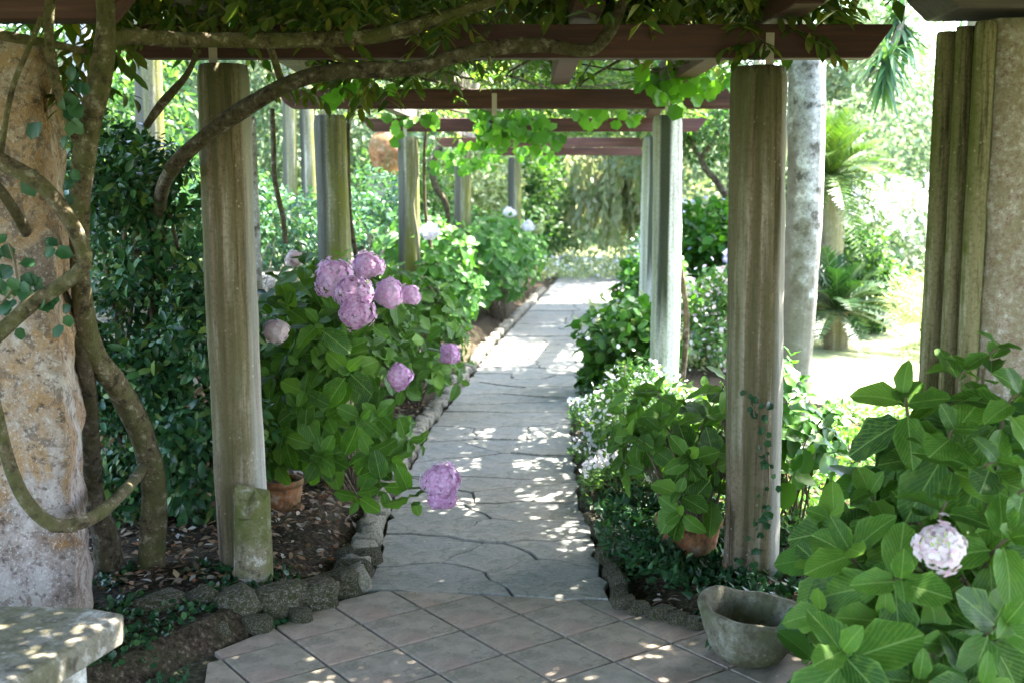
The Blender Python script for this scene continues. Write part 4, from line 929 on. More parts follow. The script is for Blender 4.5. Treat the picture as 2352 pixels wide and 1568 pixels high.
# --- farther bushes of the hedge
h2 = mound('hydrangea_bush', (-.85, 8.9, 0), (-.86, 8.9, .50), (.55, 1.0, .62), 85, (.13, .17), M['hyd'], 'hydrangea between the second and third left columns, leafy and without flower heads', 120, 6)
h3 = mound('hydrangea_bush', (-.95, 11.8, 0), (-.90, 12.0, .72), (.62, 1.5, .78), 120, (.14, .18), M['hyd_far'], 'tall hydrangea with one white-lilac head beside the third left column', 150, 7)
h4 = mound('hydrangea_bush', (-.2, 15.0, 0), (-.45, 15.2, .72), (.66, 1.7, .80), 110, (.14, .19), M['hyd_far'], 'hydrangea in front of the fourth left column with a pale green head above it', 100, 8)
h5 = mound('hydrangea_bush', (-.1, 18.5, 0), (-.10, 18.4, .72), (.62, 1.6, .8), 90, (.15, .2), M['hyd_far'], 'farthest hydrangea on the left, where the path bends away', 60, 9)
flower_head('flower_head', at(987, 533, 10.6), .095, M['white'], h3, (0, -.6, .8), 120, -.1, .024)
flower_head('flower_head', at(1170, 490, 15.5), .085, M['white'], h5, (0, -.6, .8), 90, -.1, .026)
flower_head('flower_head', at(1213, 521, 15), .085, M['white'], h5, (0, -.6, .8), 90, -.1, .026)
flower_head('flower_head', at(1236, 528, 15.2), .08, M['floret'], h5, (0, -.6, .8), 90, -.1, .026)
# --- potted leafy plant behind right column + neighbours
gpp = Vector((gp.x, gp.y + .15, .2))
ex = [(at(1560, 1130, 4.75), (-.2, -.6, .6), .16), (at(1640, 1120, 4.85), (.2, -.5, .8), .16), (at(1480, 1010, 5.2), (-.5, -.5, .6), .16), (at(1610, 1010, 5.1), (0, -.4, .9), .16), (at(1560, 1180, 4.7), (-.4, -.8, .1), .14), (at(1430, 1060, 5.1), (-.7, -.4, .4), .15)]
mound('potted_hydrangea', tuple(gpp), (gpp.x + .0, gpp.y + .1, .58), (.34, .34, .30), 26, (.13, .17), M['hyd'], 'leafy potted hydrangea without flowers spilling from the terracotta pot behind the right column', 200, 14, extra=ex)
ex = [(at(1855, 1000, 5.3), (.2, -.4, .9), .17), (at(1820, 1080, 5.2), (0, -.6, .7), .16), (at(1900, 960, 5.5), (.3, -.3, .9), .16)]
mound('hydrangea_bush', (1.38, 5.6, 0), (1.36, 5.55, .42), (.30, .3, .30), 18, (.13, .17), M['hyd_far'], 'small bright hydrangea just right of the brown right column', 90, 15, extra=ex)

mound('hydrangea_bush', (.95, 6.2, 0), (.95, 6.1, .36), (.32, .45, .28), 28, (.14, .18), M['hyd'], 'broad-leaved flowerless hydrangea between the potted one and the whitish column', 130, 41)
mound('hydrangea_bush', (1.55, 6.6, 0), (1.55, 6.6, .35), (.40, .5, .38), 22, (.13, .18), M['hyd_far'], 'low broad-leaved hydrangea behind the brown right column, before the grey one', 70, 42)
# ================================================================== shrubs, climbers, ground cover
def cloud(n, cen, rad, lumps=8, seed=0, hollow=.45, cut=None, lump_r=.5):
    """points gathered in clumps on the shell of an ellipsoid"""
    r_ = np.random.default_rng(seed); lc = norm(r_.normal(size=(lumps, 3))) * r_.uniform(hollow, .8, (lumps, 1)); k = r_.integers(0, lumps, n)
    q = norm(r_.normal(size=(n, 3))) * (r_.uniform(.35, 1, (n, 1)) ** .5) * lump_r + lc[k]
    P = np.array(cen) + q * np.array(rad); out = norm(q + r_.normal(size=(n, 3)) * .5); 
    m = P[:, 2] > .02
    if cut is not None: m &= cut(P)
    return P[m], out[m]
def foliage(name, P, O, leaf, mat, parent=None, tm=T_SMALL, seed=0, droop=.3, kind='stuff'):
    r_ = np.random.default_rng(seed); n = len(P); D = norm(O + r_.normal(size=(n, 3)) * .8 + np.array((0, 0, -droop))); N = norm(O * .7 + r_.normal(size=(n, 3)) * .5 + np.array((0, 0, .8)))
    return mass(name, tm, P, D, N, leaf * r_.uniform(.6, 1.3, n), mat, parent, kind, uv=False)
def shrub(label, cen, rad, n, leaf, mat, seed, name='shrub', cat='shrub', group='shrubs beside the walk', lumps=14, tm=T_SMALL, cut=None, flowers=None, fl_n=0, fl_s=.03, lump_r=.5, droop=.3):
    root = empty(name, (cen[0], cen[1], 0), label, cat, group); P, O = cloud(n, cen, rad, lumps, seed, cut=cut, lump_r=lump_r)
    foliage('foliage', P, O, leaf, mat, root, tm, seed, droop)
    r_ = random.Random(seed); st = []
    for i in range(7):
        q = P[r_.randrange(len(P))]; st.append([(cen[0] + r_.uniform(-.1, .1), cen[1] + r_.uniform(-.1, .1), -.03, .012 * max(1, rad[2])), (cen[0] * .5 + q[0] * .5 + r_.uniform(-.1, .1), cen[1] * .5 + q[1] * .5, q[2] * .5, .009 * max(1, rad[2])), (*q, .004)])
    tubes('stem', st, M['twig'], root, 5, .15, .03, None, seed)
    if flowers:
        P, O = cloud(fl_n, (cen[0], cen[1], cen[2] + .04), (rad[0] * 1.06, rad[1] * 1.06, rad[2] * 1.08), lumps, seed, cut=cut, lump_r=lump_r); foliage('blossom', P, O, fl_s, M[flowers], root, T_ROUND, seed + 1, -.3)
    return root
# dense climbing shrub left, behind the vine trunk
root = empty('climbing_shrub', (-1.75, 5.6, 0), 'dense dark glossy-leaved climber filling the space between the vine trunk and left column', 'shrub')
Ps, Os = [], []
for k, (c, r_, n) in enumerate((((-1.72, 5.5, 1.0), (.52, .35, .55), 5200), ((-1.75, 5.5, .5), (.5, .4, .5), 4200), ((-1.85, 5.6, 1.65), (.42, .35, .42), 2600), ((-1.42, 5.25, 1.05), (.30, .25, .28), 1700), ((-2.2, 5.7, 1.2), (.5, .35, 1.0), 3400), ((-1.5, 5.3, .45), (.35, .25, .38), 1800))):
    P, O = cloud(n, c, r_, 18, 200 + k, lump_r=.36); Ps.append(P); Os.append(O)
P = np.concatenate(Ps); O = np.concatenate(Os)
r_ = np.random.default_rng(9); D = norm(O * .5 + r_.normal(size=P.shape) * .7 + np.array((0, -.1, -.3))); N = norm(O * .5 + r_.normal(size=P.shape) * .4 + np.array((0, -.5, .7)))
split_leaves('leaf', 'gloss', T_MID, list(zip(P, D, N, r_.uniform(.028, .085, len(P)) * r_.choice([.6, 1, 1], len(P)))), M['glossy'], root, 300)
for k_ in range(26):
    i_ = int(r_.integers(0, len(P))); q_ = P[i_] + r_.normal(size=(24, 3)) * .05 + np.array((0, -.05, 0)); n_ = len(q_)
    mass('new_growth', T_MID, q_, r_.normal(size=(n_, 3)), r_.normal(size=(n_, 3)) * .4 + np.array((0, -.6, .7)), r_.uniform(.02, .045, n_), M['ivy_light' if k_ % 3 else 'litter'], root)
tubes('stem', [[(-1.7 + random.uniform(-.4, .4), 5.6, 0, .018), (-1.8 + random.uniform(-.3, .3), 5.6, .8, .013), (-1.8 + random.uniform(-.4, .4), 5.55, 1.7, .008)] for _ in range(8)], M['twig'], root, 6, .1, .05, None, 3)
# ivy leaves on the ochre pier
root = empty('ivy', (-1.6, 3.75, 0), 'dark ivy leaves hanging in front of the ochre pier among the vine loops', 'ivy'); L = []; rr = random.Random(8)
for (cx, cy, sx, sy, n) in ((35, 650, 35, 40, 20), (85, 670, 30, 25, 10), (10, 570, 15, 20, 4), (120, 560, 20, 20, 4), (158, 330, 12, 50, 9), (170, 210, 15, 40, 9), (85, 400, 14, 8, 3), (165, 720, 15, 30, 4), (90, 280, 8, 8, 2)):
    for k in range(n):
        p = at(rr.gauss(cx, sx), rr.gauss(cy, sy), rr.uniform(3.6, 3.8)); L.append((np.array(p), np.array((rr.gauss(0, .6), -.2, -.7 + rr.gauss(0, .4))), np.array((rr.gauss(0, .3), -1, .5)), rr.uniform(.035, .06)))
split_leaves('leaf', 'ivyh', T_IVY, L, M['ivy'], root, 100)
tubes('stem', [[tp(0, 700, 3.62, 3), tp(40, 640, 3.64, 3), tp(20, 560, 3.66, 2.5)]], M['twig'], root, 5, .05, .03)
tubes('stem', [[tp(190, 330, 3.9, 3), tp(180, 240, 3.92, 3), tp(160, 160, 3.9, 2)]], M['twig'], root, 5, .05, .03)

# ivy on the foot of the right column, creeper on the third left column
root = empty('ivy', (1.05, 4.73, 0), 'thin ivy strand with small dark leaves climbing the foot of the brown right column', 'ivy'); L = []
iv = [(1700, 1330), (1735, 1250), (1755, 1180), (1765, 1090), (1755, 1000), (1735, 940), (1720, 890)]
for (a, b) in zip(iv, iv[1:]):
    for k in range(8):
        f = rr.random(); x = a[0] + (b[0] - a[0]) * f + rr.gauss(0, 12); y = a[1] + (b[1] - a[1]) * f + rr.gauss(0, 14); p = at(x, y, 4.735)
        L.append((np.array(p), np.array((rr.gauss(0, .7), -.25, -.5 + rr.gauss(0, .5))), np.array((rr.gauss(0, .3), -1, .4)), rr.uniform(.022, .042)))
split_leaves('leaf', 'ivyh', T_IVY, L, M['ivy'], root, 60)
tubes('stem', [[tp(x, y, 4.74, 2.2) for x, y in iv]], M['twig'], root, 5, .05, .03)
root = empty('creeper', (-.95, 10.88, 0), 'pale creeper stem winding up the third left column', 'creeper')
tubes('stem', [[tp(965, 640, 10.85, 4), tp(958, 540, 10.86, 4), tp(948, 470, 10.86, 4), tp(958, 400, 10.86, 3.5), tp(955, 320, 10.86, 3)]], M['bark_pale'], root, 6, .08, .03)
# right side of the path
GC = 'ground cover beside the path'
def cover(label, x0, x1, y0, y1, n, h, leaf, mat, seed, name='ground_cover', tm=T_SMALL, flowers=None, fl_n=0, fl_s=.022, hf=None):
    r_ = np.random.default_rng(seed); X = r_.uniform(x0, x1, n); Y = r_.uniform(y0, y1, n); H = h * (.55 + .45 * np.clip(fbm2(X * 3, Y * 3, seed), -1, 1))
    keep = X > plv(Y) + pwv(Y) + .02 + .06 * np.sin(Y * 7) if x0 > -.2 else X > -99
    Z = r_.uniform(0, 1, n) ** .6 * H; P = np.stack([X, Y, Z + .02], -1)[keep]; O = np.zeros_like(P); O[:, 2] = 1; O[:, 0] = r_.normal(size=len(P)) * .5; O[:, 1] = -.4
    m = foliage(name, P, norm(O), leaf, mat, None, tm, seed); m['label'] = label; m['category'] = 'ground cover'
    if flowers:
        k = r_.choice(len(P), min(fl_n, len(P)), replace=False); Q = P[k].copy(); Q[:, 2] = (H[keep][k]) + .03
        f_ = foliage('blossom', Q, norm(O[k]), fl_s, M[flowers], m, T_ROUND, seed + 3, -.5)
    return m
yr = TB.y
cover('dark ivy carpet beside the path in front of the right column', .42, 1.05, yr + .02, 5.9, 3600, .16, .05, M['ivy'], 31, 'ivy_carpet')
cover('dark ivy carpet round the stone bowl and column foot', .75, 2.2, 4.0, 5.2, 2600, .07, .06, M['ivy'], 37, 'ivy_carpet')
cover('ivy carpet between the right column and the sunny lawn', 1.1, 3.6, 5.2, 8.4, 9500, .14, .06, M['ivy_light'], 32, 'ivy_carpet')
cover('white-flowering low plants along the right edge of the path', .38, 1.0, 5.9, 8.0, 3600, .22, .045, M['ivy_light'], 33, 'ground_cover', flowers='white', fl_n=900, fl_s=.03)
cover('bluish ivy clump on the right path edge by the whitish column', .36, 1.3, 8.0, 10.2, 4200, .20, .055, M['teal'], 34, 'ivy_carpet')
cover('pale sunlit low plants along the far right path edge', .5, 2.4, 10.2, 16.5, 8000, .34, .075, M['variegated'], 35, 'ground_cover', flowers='white', fl_n=900, fl_s=.05)
cover('bright low plants closing the far end of the path', -.3, 3.2, 21.4, 25, 5200, .38, .085, M['variegated'], 39, 'ground_cover', flowers='white', fl_n=500, fl_s=.05)
cover('low green plants where the path bends', 2.0, 4.5, 16, 22, 4000, .4, .10, M['tree_pale'], 36, 'ground_cover')
GS = 'shrubs beside the walk'
shrub('low white-flowered shrub spilling onto the right path edge before the whitish column', (.82, 6.9, .30), (.34, .6, .34), 3000, .05, M['ivy_light'], 301, flowers='white', fl_n=500, fl_s=.032)
shrub('yellow-green leafy shrub with broad leaves reaching over the right path edge', (.98, 9.3, .38), (.42, .6, .42), 2200, .09, M['hyd_far'], 302, tm=T_ROUND, flowers='variegated', fl_n=400, fl_s=.05)
shrub('green shrub behind the whitish column at the right of the path', (1.55, 12.4, .50), (.5, .9, .55), 2600, .10, M['hyd_far'], 303, tm=T_ROUND, flowers='blush', fl_n=160, fl_s=.05)
shrub('pale cream-flowered shrub left of the whitish column', (2.2, 15.5, .55), (.6, .9, .55), 3200, .09, M['variegated'], 304, flowers='white', fl_n=800, fl_s=.05)
shrub('dark bluish shrub right where the path bends', (2.75, 19.0, .55), (.7, .8, .6), 3200, .09, M['teal'], 305)
shrub('pink-cream hydrangea-like shrub seen between the whitish and brown columns', (2.05, 10.6, .45), (.4, .6, .5), 2400, .08, M['ivy_light'], 306, flowers='blush', fl_n=500, fl_s=.05)
shrub('leafy green shrub with lilac heads between the whitish and brown columns', (2.55, 13.8, .75), (.75, .9, .8), 4200, .12, M['hyd_far'], 307, tm=T_ROUND, flowers='lilac', fl_n=260, fl_s=.06)
shrub('rounded light green shrub just right of the pale grey column', (4.1, 13.6, .55), (.6, .7, .65), 4200, .10, M['tree'], 308)
shrub('white-blossomed shrub beyond the lawn near the moulded pier', (5.2, 15.5, .9), (1.0, 1.0, .9), 4200, .11, M['tree_pale'], 309, flowers='white', fl_n=1200, fl_s=.09)
shrub('spiky yellow-green shrub on the lawn edge left of the moulded pier', (4.45, 11.5, .4), (.55, .8, .5), 3600, .12, M['variegated'], 310, tm=T_THIN)
shrub('big airy green bush behind the lawn left of the moulded pier', (6.2, 18.5, 2.0), (1.8, 1.2, 2.2), 9000, .13, M['tree_pale'], 311)
shrub('sunlit pale bush at the far end of the path', (4.0, 26.0, .9), (1.6, 1.0, 1.1), 6000, .13, M['variegated'], 312)
shrub('cream flowering bush between path end and weeping tree', (3.3, 22.6, .7), (.85, .8, .7), 4200, .10, M['variegated'], 313, flowers='white', fl_n=900, fl_s=.08)
shrub('dark teal bush behind the farthest left column', (.2, 25.5, 1.3), (1.2, .9, 1.4), 7000, .13, M['tree'], 314)
# left background
shrub('blue-green bush behind the second left column', (-2.35, 10.4, 1.35), (.9, .7, .55), 6500, .075, M['teal'], 315)
shrub('blue-green bush between the second and third left columns', (-2.05, 13.6, 1.25), (1.0, .9, .75), 7000, .085, M['teal'], 316)
shrub('green bush between the third and fourth left columns', (-1.7, 17.4, 1.4), (.95, .9, 1.1), 6000, .10, M['tree'], 317)
shrub('variegated leafy bush between the fourth and fifth left columns', (-.75, 20.4, 1.4), (1.1, .8, 1.3), 6500, .11, M['variegated'], 318)
shrub('dark bush filling the corner behind the climber', (-3.0, 7.6, 1.1), (.9, .6, 1.1), 7000, .07, M['glossy'], 319)
# wall with dry twigs
rubble = empty('rubble_wall', (-2.4, 10, 0), 'low rubble wall behind the left columns, overgrown with dry twigs', 'wall')
pts = []; rw = random.Random(4); wm = [rock_mesh('stone', M['wall'], i + 60, .8) for i in range(4)]
for row in range(6):
    Y = 6.9 + (row % 2) * .12
    while Y < 15.5 and len(pts) < 290:
        l = rw.uniform(.28, .44); pts.append((-2.15 + .075 * (Y - 7) + rw.uniform(-.03, .03), Y + l / 2, .08 + row * .17, .16, l * .52, .11, rw.uniform(-.1, .1))); Y += l
rock_row(rubble, wm, pts)
bm = bmesh.new(); box(bm, (-2.55, 6.8, -.05), (-2.2, 15.5, 1.0)); 
for v in bm.verts:
    v.co.x += .075 * (v.co.y - 7)
bm_obj('core', bm, M['wall'], rubble)
tw = []
for i in range(170):
    Y = rw.uniform(6.6, 14); x = -1.95 + .075 * (Y - 7); z = rw.uniform(.1, 1.1); tw.append([(x, Y, z, .006), (x + rw.uniform(.0, .25), Y + rw.uniform(-.3, .3), z + rw.uniform(-.2, .35), .005), (x + rw.uniform(.0, .3), Y + rw.uniform(-.4, .4), z + rw.uniform(-.3, .5), .003)])
o = tubes('dry_twigs', tw, M['bark_pale'], None, 4, .12, 0, 'stuff', 9); tag(o, 'tangle of pale dry twigs hanging over the rubble wall', 'twigs')
# columns of the neighbouring walk
for i, (x, y, m, lab, r_, h_) in enumerate(((-2.95, 9.4, 'column_moss', 'mossy yellow-green column beyond the climber, seen under the first beam', .115, 3.3), (-3.42, 9.2, 'column_grey', 'smooth grey column seen just right of the vine trunk', .10, 3.3), (-2.75, 14.2, 'column_moss', 'left one of two thin columns behind the second left column', .09, 3.5), (-2.55, 14.3, 'column_moss', 'right one of two thin columns behind the second left column', .09, 3.5), (-1.75, 7.75, 'column_grey', 'narrow dark post close behind the first left column', .035, 2.3))):
    c = link('stone_column', column_mesh('stone_column', h_, r_, r_ * .95, M[m], 90 + i), None, (x, y, -.1)); tag(c, lab, 'column', 'columns of the walk beyond')
# urn
gu = at(888, 348, 14.6)
urn = empty('terracotta_urn', (gu.x, gu.y, gu.z - .3), 'round ribbed terracotta urn on the wall between the second and third left columns', 'urn')
link('body', lathe('body', [(.001, 0), (.10, 0), (.12, .02), (.19, .14), (.235, .28), (.225, .40), (.17, .50), (.12, .54), (.13, .58), (.10, .58), (.09, .52), (.001, .50)], M['terracotta'], 28, lambda r, z, a, j: (r * (1 + .015 * math.sin(z * 90)), z)), urn, (gu.x, gu.y, gu.z - .3))
bm = bmesh.new(); box(bm, (gu.x - .22, gu.y - .22, -.05), (gu.x + .22, gu.y + .22, gu.z - .305)); o = bm_obj('pedestal', bm, M['wall']); tag(o, 'square masonry pedestal under the terracotta urn', 'pedestal')

# ---- palms, yucca, agapanthus
def frond(base, d, length, arch, n, leaf, parent, mat, width=.02, seed=0):
    """arched rachis with two rows of leaflets; returns arrays"""
    d = Vector(d).normalized(); side = d.cross(Vector((0, 0, 1)))
    if side.length < .1: side = Vector((1, 0, 0))
    side.normalize(); P, D, N, S = [], [], [], []; pts = []
    r_ = random.Random(seed)
    for i in range(n):
        t_ = (i + 1) / n; p = Vector(base) + d * length * t_ + Vector((0, 0, -arch * length * t_ * t_)); tn = (d * length + Vector((0, 0, -2 * arch * length * t_))).normalized()
        up = side.cross(tn); s_ = leaf * (math.sin(math.pi * min(1, t_ * .9 + .1)) ** .6)
        if i % max(1, n // 6) == 0 or i == n - 1: pts.append((*p, .007 * (1.2 - t_)))
        for q in (-1, 1):
            P.append(p); D.append(side * q * .8 + tn * .75 + up * .25 + Vector([r_.gauss(0, .06) for _ in range(3)])); N.append(up + side * q * -.3); S.append(s_)
    return P, D, N, S, [(*base, .009)] + pts
T_BLADE = (np.array([(-.035, 0, 0), (.035, 0, 0), (.05, .4, .0), (0, 1, -.08), (-.05, .4, .0)]), np.array([(0, 1, 2), (0, 2, 4), (4, 2, 3)]), np.array([(.4, 0), (.6, 0), (1, .5), (.5, 1), (0, .5)]))
def palm(label, base, crown, nf, length, leaf, mat, trunk_r, seed, lo=-.25, group='palms on the lawn', pale=None):
    root = empty('cycad_palm', (base[0], base[1], 0), label, 'palm', group); r_ = random.Random(seed)
    if crown[2] - .1 > 0 and trunk_r > 0:
        V = []; seg = 18; rows = 26
        for j in range(rows + 1):
            z = crown[2] * j / rows
            for k in range(seg): a = 6.2832 * k / seg; rr_ = trunk_r * (1 + .10 * (j % 2) + .08 * math.sin(5 * a + j * 2.4)) * (1.05 - .1 * j / rows); V.append((base[0] + (crown[0] - base[0]) * j / rows + rr_ * math.cos(a), base[1] + rr_ * math.sin(a), z))
        F = [(j * seg + k, j * seg + (k + 1) % seg, (j + 1) * seg + (k + 1) % seg, (j + 1) * seg + k) for j in range(rows) for k in range(seg)]
        link('trunk', np_mesh('trunk', V, F, M['bark_pale']), root)
    for i in range(nf):
        az = i * 2.4; el = lo + (1.35 - lo) * (i / nf); d = (math.cos(az) * math.cos(el), math.sin(az) * math.cos(el), math.sin(el))
        P, D, N, S, pts = frond(crown, d, length * r_.uniform(.85, 1.1), .28 + .18 * math.cos(el), 30, leaf, root, mat, seed=i)
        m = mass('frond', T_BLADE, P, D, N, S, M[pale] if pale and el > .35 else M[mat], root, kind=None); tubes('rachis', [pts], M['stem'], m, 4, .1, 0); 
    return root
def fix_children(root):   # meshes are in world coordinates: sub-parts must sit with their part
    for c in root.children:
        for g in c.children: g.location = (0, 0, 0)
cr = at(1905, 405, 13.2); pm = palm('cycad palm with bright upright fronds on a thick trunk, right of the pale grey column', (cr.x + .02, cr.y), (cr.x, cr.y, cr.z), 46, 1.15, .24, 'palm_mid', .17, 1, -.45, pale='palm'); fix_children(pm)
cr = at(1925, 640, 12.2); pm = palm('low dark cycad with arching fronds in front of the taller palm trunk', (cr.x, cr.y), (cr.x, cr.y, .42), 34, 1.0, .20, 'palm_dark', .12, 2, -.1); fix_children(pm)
# yucca with hanging heads
yu = empty('yucca_tree', (3.75, 9.6, 0), 'yucca tree with spiky drooping heads hanging into view left of the moulded pier', 'yucca')
h1_ = at(2070, 60, 9.2); h2_ = at(2035, 135, 9.0)
tubes('trunk', [[(3.95, 9.8, -.05, .12), (3.98, 9.8, 1.4, .10), (3.9, 9.7, 2.8, .09), (3.6, 9.4, 3.7, .06), (h1_.x + .05, 9.25, h1_.z + .35, .045), (h1_.x, h1_.y, h1_.z, .035), (h2_.x, h2_.y, h2_.z, .03)]], M['bark_pale'], yu, 10, .1, .08)
for (c, ax, n, ln) in ((h1_, (.1, -.1, -.3), 90, .36), (h2_, (-.05, 0, -1), 95, .42)):
    P, D, N, S = [], [], [], []; a = Vector(ax).normalized(); ry = random.Random(int(c.x * 100))
    for i in range(n):
        v = Vector([ry.gauss(0, 1) for _ in range(3)]).normalized(); k_ = a * (.75 if c is h2_ else .25) + v; k_.normalize()
        P.append(Vector(c) + a * ry.uniform(-.14, .14)); D.append(k_ + Vector((0, 0, -.15))); N.append(Vector((0, 0, 1)) + v * .3 if abs(k_.z) < .9 else Vector((0, -1, .1))); S.append(ln * ry.uniform(.7, 1.1))
    mass('leaf_rosette', T_BLADE, P, D, N, S, M['yucca'], yu, kind=None)
def agapanthus(label, x, y, h, r, mat, n=3, seed=0):
    root = empty('agapanthus', (x, y, 0), label, 'flower', 'agapanthus clumps'); ra = random.Random(seed); P, D, N, S = [], [], [], []
    for i in range(46):
        az = ra.uniform(0, 6.28); P.append((x + ra.gauss(0, .06), y + ra.gauss(0, .06), 0)); D.append((math.cos(az) * .6, math.sin(az) * .6, ra.uniform(.5, 1.3))); N.append((-math.cos(az), -math.sin(az), .6)); S.append(ra.uniform(.35, .6))
    mass('blades', T_BLADE, P, D, N, S, M['blade'], root, kind=None)
    for i in range(n):
        hx, hy, hh = x + ra.gauss(0, r * 1.3), y + ra.gauss(0, .15), h * ra.uniform(.85, 1.08)
        tubes('stalk', [[(x, y, 0, .008), ((x + hx) / 2, y, hh * .5, .007), (hx, hy, hh, .006)]], M['stem'], root, 5, .2, 0)
        P, D, N, S = [], [], [], []
        for k in range(70):
            v = Vector([ra.gauss(0, 1) for _ in range(3)]).normalized(); P.append(Vector((hx, hy, hh)) + v * r * .5); D.append(v); N.append(v.orthogonal()); S.append(r * .55)
        mass('flower_head', T_SMALL, P, D, N, S, M[mat], root, kind=None)
    return root
g = G(2050, 760); agapanthus('white agapanthus heads on tall stalks left of the moulded pier', g.x + .1, 12.6, .98, .16, 'white', 4, 1)
agapanthus('lilac agapanthus heads between the whitish and brown columns', at(1655, 600, 12.8).x, 12.8, .98, .10, 'lilac', 3, 2)
agapanthus('tall pale bladed clump behind the brown right column on its left side', at(1650, 900, 7.3).x, 7.3, .75, .06, 'white', 1, 3)

# ---- trees in the background
def tree(label, x, y, h, crown_r, n, leaf, mat, seed, crown_z=None, trunk_r=.14, group='trees closing the garden', lean=0, tm=T_SMALL, lumps=26, bark='bark_pale'):
    root = empty('garden_tree', (x, y, 0), label, 'tree', group); rt = random.Random(seed); cz = crown_z if crown_z else h * .62
    tr = [[(x, y, -.1, trunk_r), (x + lean * .3, y, cz * .4, trunk_r * .8), (x + lean, y, cz, trunk_r * .5)]]
    for i in range(7):
        a = rt.uniform(0, 6.28); tr.append([(x + lean * .5, y, cz * .55, trunk_r * .45), (x + lean * .6 + math.cos(a) * crown_r * .35, y + math.sin(a) * crown_r * .35, cz * .85, trunk_r * .3), (x + lean + math.cos(a) * crown_r * .75, y + math.sin(a) * crown_r * .75, cz + rt.uniform(-.1, .4) * (h - cz), trunk_r * .12)])
    tubes('trunk', tr, M[bark], root, 8, .4, .06, None, seed)
    P, O = cloud(n, (x + lean, y, cz + .05 * h), (crown_r, crown_r * .8, h - cz), lumps, seed, .5, lump_r=.38)
    foliage('crown', P, O, leaf, M[mat], root, tm, seed); return root
tree('tall pale-leaved tree rising above the end of the path', 1.0, 31, 10, 4.6, 26000, .22, 'tree_pale', 1, 4.6)
tree('dense green tree behind the left columns', -5.5, 24, 9, 4.0, 26000, .19, 'tree', 2, 4.4)
tree('bright airy tree behind the whitish column', 4.6, 24, 8, 3.2, 17000, .17, 'tree_pale', 3, 4.2)
tree('pale sunlit tree beyond the lawn at the right', 10.5, 26, 7, 3.2, 9000, .20, 'tree_pale', 4, 3.2)
tree('dark green tree at the far left behind the grey column', -6.0, 13.5, 7, 2.6, 18000, .13, 'tree', 5, 3.6)
tree('blue-green tree seen through the gap above the first beam', 3.35, 21, 8, 2.6, 16000, .13, 'teal', 6, 5.4, trunk_r=.08, lean=-1.9)
tree('light tree over the second and third left columns', -3.0, 18.5, 7.5, 2.6, 17000, .13, 'tree_pale', 7, 4.0)
tree('green tree between the pale grey column and the palm', 6.4, 21.5, 6.0, 1.7, 6000, .15, 'tree_pale', 8, 3.6)
tree('tall airy tree added to shade the far path, trunk behind the brown right column, crown out of view', 3.45, 17.2, 8.4, 3.0, 30000, .14, 'tree', 21, 6.6, .09, lean=.4)  # added tree, its unseen crown shades the far path
tree('nearer tall airy tree added to shade the path, trunk just behind the brown right column, crown out of view', 2.42, 11.3, 6.8, 2.4, 21000, .12, 'tree', 22, 5.5, .055, lean=.9)  # second added shade tree, nearer, crown also above the view
# bent thin tree
bt = empty('bent_tree', (at(1692, 600, 14).x, 14, 0), 'thin bent dark tree stem leaning left just before the brown right column', 'tree')
tubes('trunk', [[(at(1692, 600, 14).x, 14, -.05, .06), tp(1690, 560, 14, 9), tp(1678, 480, 14, 9), tp(1652, 425, 14, 9), tp(1612, 372, 14, 8), tp(1634, 330, 14, 6), tp(1650, 300, 14, 4)], [tp(1612, 372, 14, 6), tp(1590, 330, 14.1, 4), tp(1580, 270, 14.2, 3)], [tp(1690, 540, 14, 5), tp(1672, 505, 13.9, 4), tp(1700, 440, 13.8, 3)]], M['bark_dark'], bt, 8, .08, .06)
bc = at(1610, 300, 14); P, O = cloud(3800, (bc.x, bc.y, bc.z + .2), (.95, .8, .6), 12, 71, lump_r=.4); foliage('crown', P, O, .085, M['tree'], bt, T_SMALL, 5)
# weeping tree at the end of the walk
wt = empty('weeping_tree', (2.65, 26, 0), 'weeping tree with long pale hanging strands beyond the end of the path', 'tree'); P, D, N, S = [], [], [], []; rw = random.Random(12); st = []
for i in range(240):
    a = rw.uniform(0, 6.28); rad = rw.uniform(.2, 1.35); x = 2.6 + math.cos(a) * rad; y = 26 + math.sin(a) * rad * .8; z0 = 2.95 - rad * .35 + rw.uniform(-.3, .3); ln = rw.uniform(.9, 2.0)
    for k in range(26):
        z = z0 - ln * k / 26
        if z < .15: break
        P.append((x + rw.gauss(0, .02) + .05 * math.cos(a) * k / 10, y, z)); D.append((rw.gauss(0, .35), rw.gauss(0, .35), -1)); N.append((rw.gauss(0, 1), -1, .3)); S.append(rw.uniform(.16, .26))
    if i < 60: st.append([(2.65, 26, 2.3, .02), (x, y, z0 + .1, .012), (x, y, z0 - .3, .006)])
st.append([(2.65, 26, -.1, .06), (2.72, 26, 1.2, .05), (2.65, 26, 2.4, .04)])
mass('strands', T_SMALL, P, D, N, S, M['weeping'], wt, uv=False); tubes('trunk', st, M['bark_pale'], wt, 6, .2, .04)
# far wood that closes the view
Ps, Os = [], []
for k in range(17):
    x = -26 + k * 3.6 + rng.uniform(-1, 1); y = rng.uniform(36, 44); P, O = cloud(6500, (x, y, (4 if x < 1 else 1.6) + rng.uniform(-1, 1.5)), (4.0, 2.2, 5.5 if x < 1 else 3.2), 22, 500 + k, lump_r=.4); Ps.append(P); Os.append(O)
fw = foliage('far_wood', np.concatenate(Ps), np.concatenate(Os), .34, M['tree_pale'], None, T_SMALL, 77); fw['label'] = 'far sunlit wood closing the view behind the garden'; fw['category'] = 'wood'

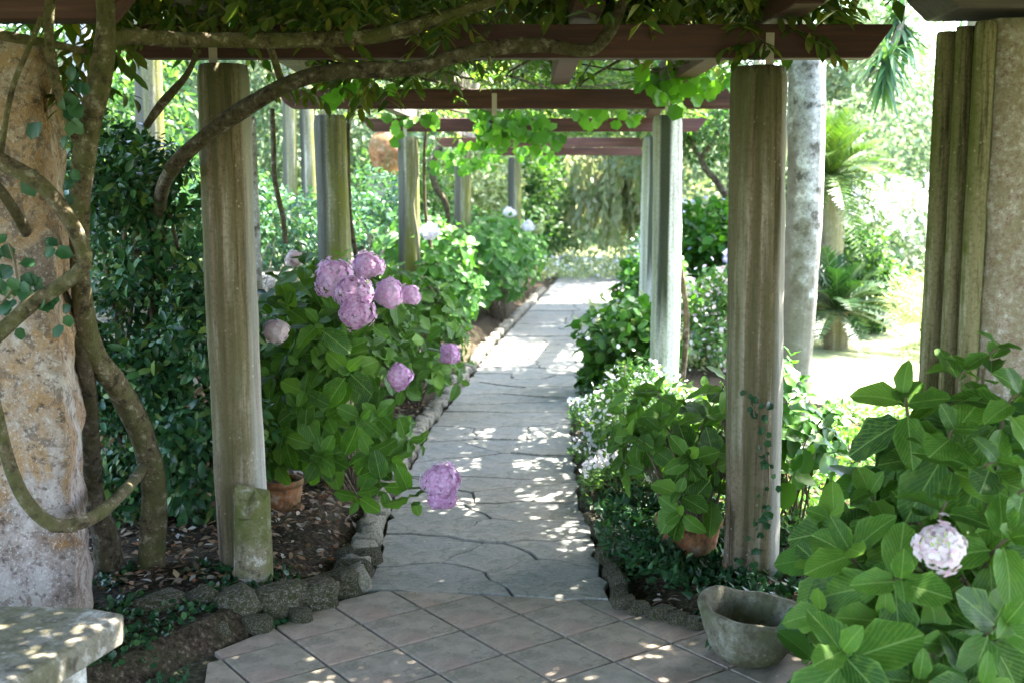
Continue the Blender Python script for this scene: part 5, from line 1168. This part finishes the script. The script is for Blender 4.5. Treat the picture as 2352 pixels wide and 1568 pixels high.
# moss and seedlings on the bare strip between bench and tiles
n = 5200; r_ = np.random.default_rng(13); X = r_.uniform(-1.75, -.70, n); Y = r_.uniform(3.2, 4.75, n); k = (fbm2(X * 5, Y * 5, 1.3) > -.15) & (soil_h(X, Y) > -.049 ) | ((X < TL.x - .02) & (fbm2(X * 5, Y * 5, 1.3) > -.1)); X, Y = X[k], Y[k]
P = np.stack([X, Y, np.maximum(soil_h(X, Y), -.02) + r_.uniform(0, .02, len(X))], -1); m_ = foliage('moss_carpet', P, norm(r_.normal(size=P.shape) * .5 + np.array((0, -.2, 1))), .026, M['ivy'], None, T_ROUND, 3); m_['label'] = 'dark moss and tiny seedlings between the stone bench, border stones and tiles'; m_['category'] = 'ground cover'
# ---- litter of fallen leaves
n = 5200; r_ = np.random.default_rng(3); X = r_.uniform(-2.4, -.62, n); Y = r_.uniform(4.4, 9, n); X2 = r_.uniform(.5, 2.0, 500); Y2 = r_.uniform(4.3, 6.5, 500); X = np.concatenate([X, X2]); Y = np.concatenate([Y, Y2])
k = X < plv(Y) - .1; k[-500:] = True; X, Y = X[k], Y[k]; Z = soil_h(X, Y) + .012 + r_.uniform(0, .012, len(X)); P = np.stack([X, Y, Z], -1)
D = np.stack([r_.normal(size=len(P)), r_.normal(size=len(P)), r_.normal(size=len(P)) * .15], -1); N = np.stack([r_.normal(size=len(P)) * .35, r_.normal(size=len(P)) * .35, np.ones(len(P))], -1)
o = mass('leaf_litter', [T_SMALL, T_MID[0], T_LANCE[1], T_MID[1]], P, D, N, r_.uniform(.02, .065, len(P)), M['litter'], None); o['label'] = 'dry fallen leaves lying on the dark soil bed'; o['category'] = 'leaf litter'
n = 120; X = r_.uniform(-.6, .5, n); Y = r_.uniform(4.9, 13, n); P = np.stack([plv(Y) + r_.uniform(0, 1, n) * 1.0, Y, np.full(n, .006)], -1)
o = mass('path_litter', T_ROUND, P, np.stack([r_.normal(size=n), r_.normal(size=n), r_.normal(size=n) * .1], -1), np.tile((0, .1, 1), (n, 1)), r_.uniform(.008, .02, n), M['litter'], None); o['label'] = 'few small leaf scraps lying on the slate path'; o['category'] = 'leaf litter'
print('objects', len(sc.objects), 'tris', sum(len(m.polygons) for m in bpy.data.meshes))
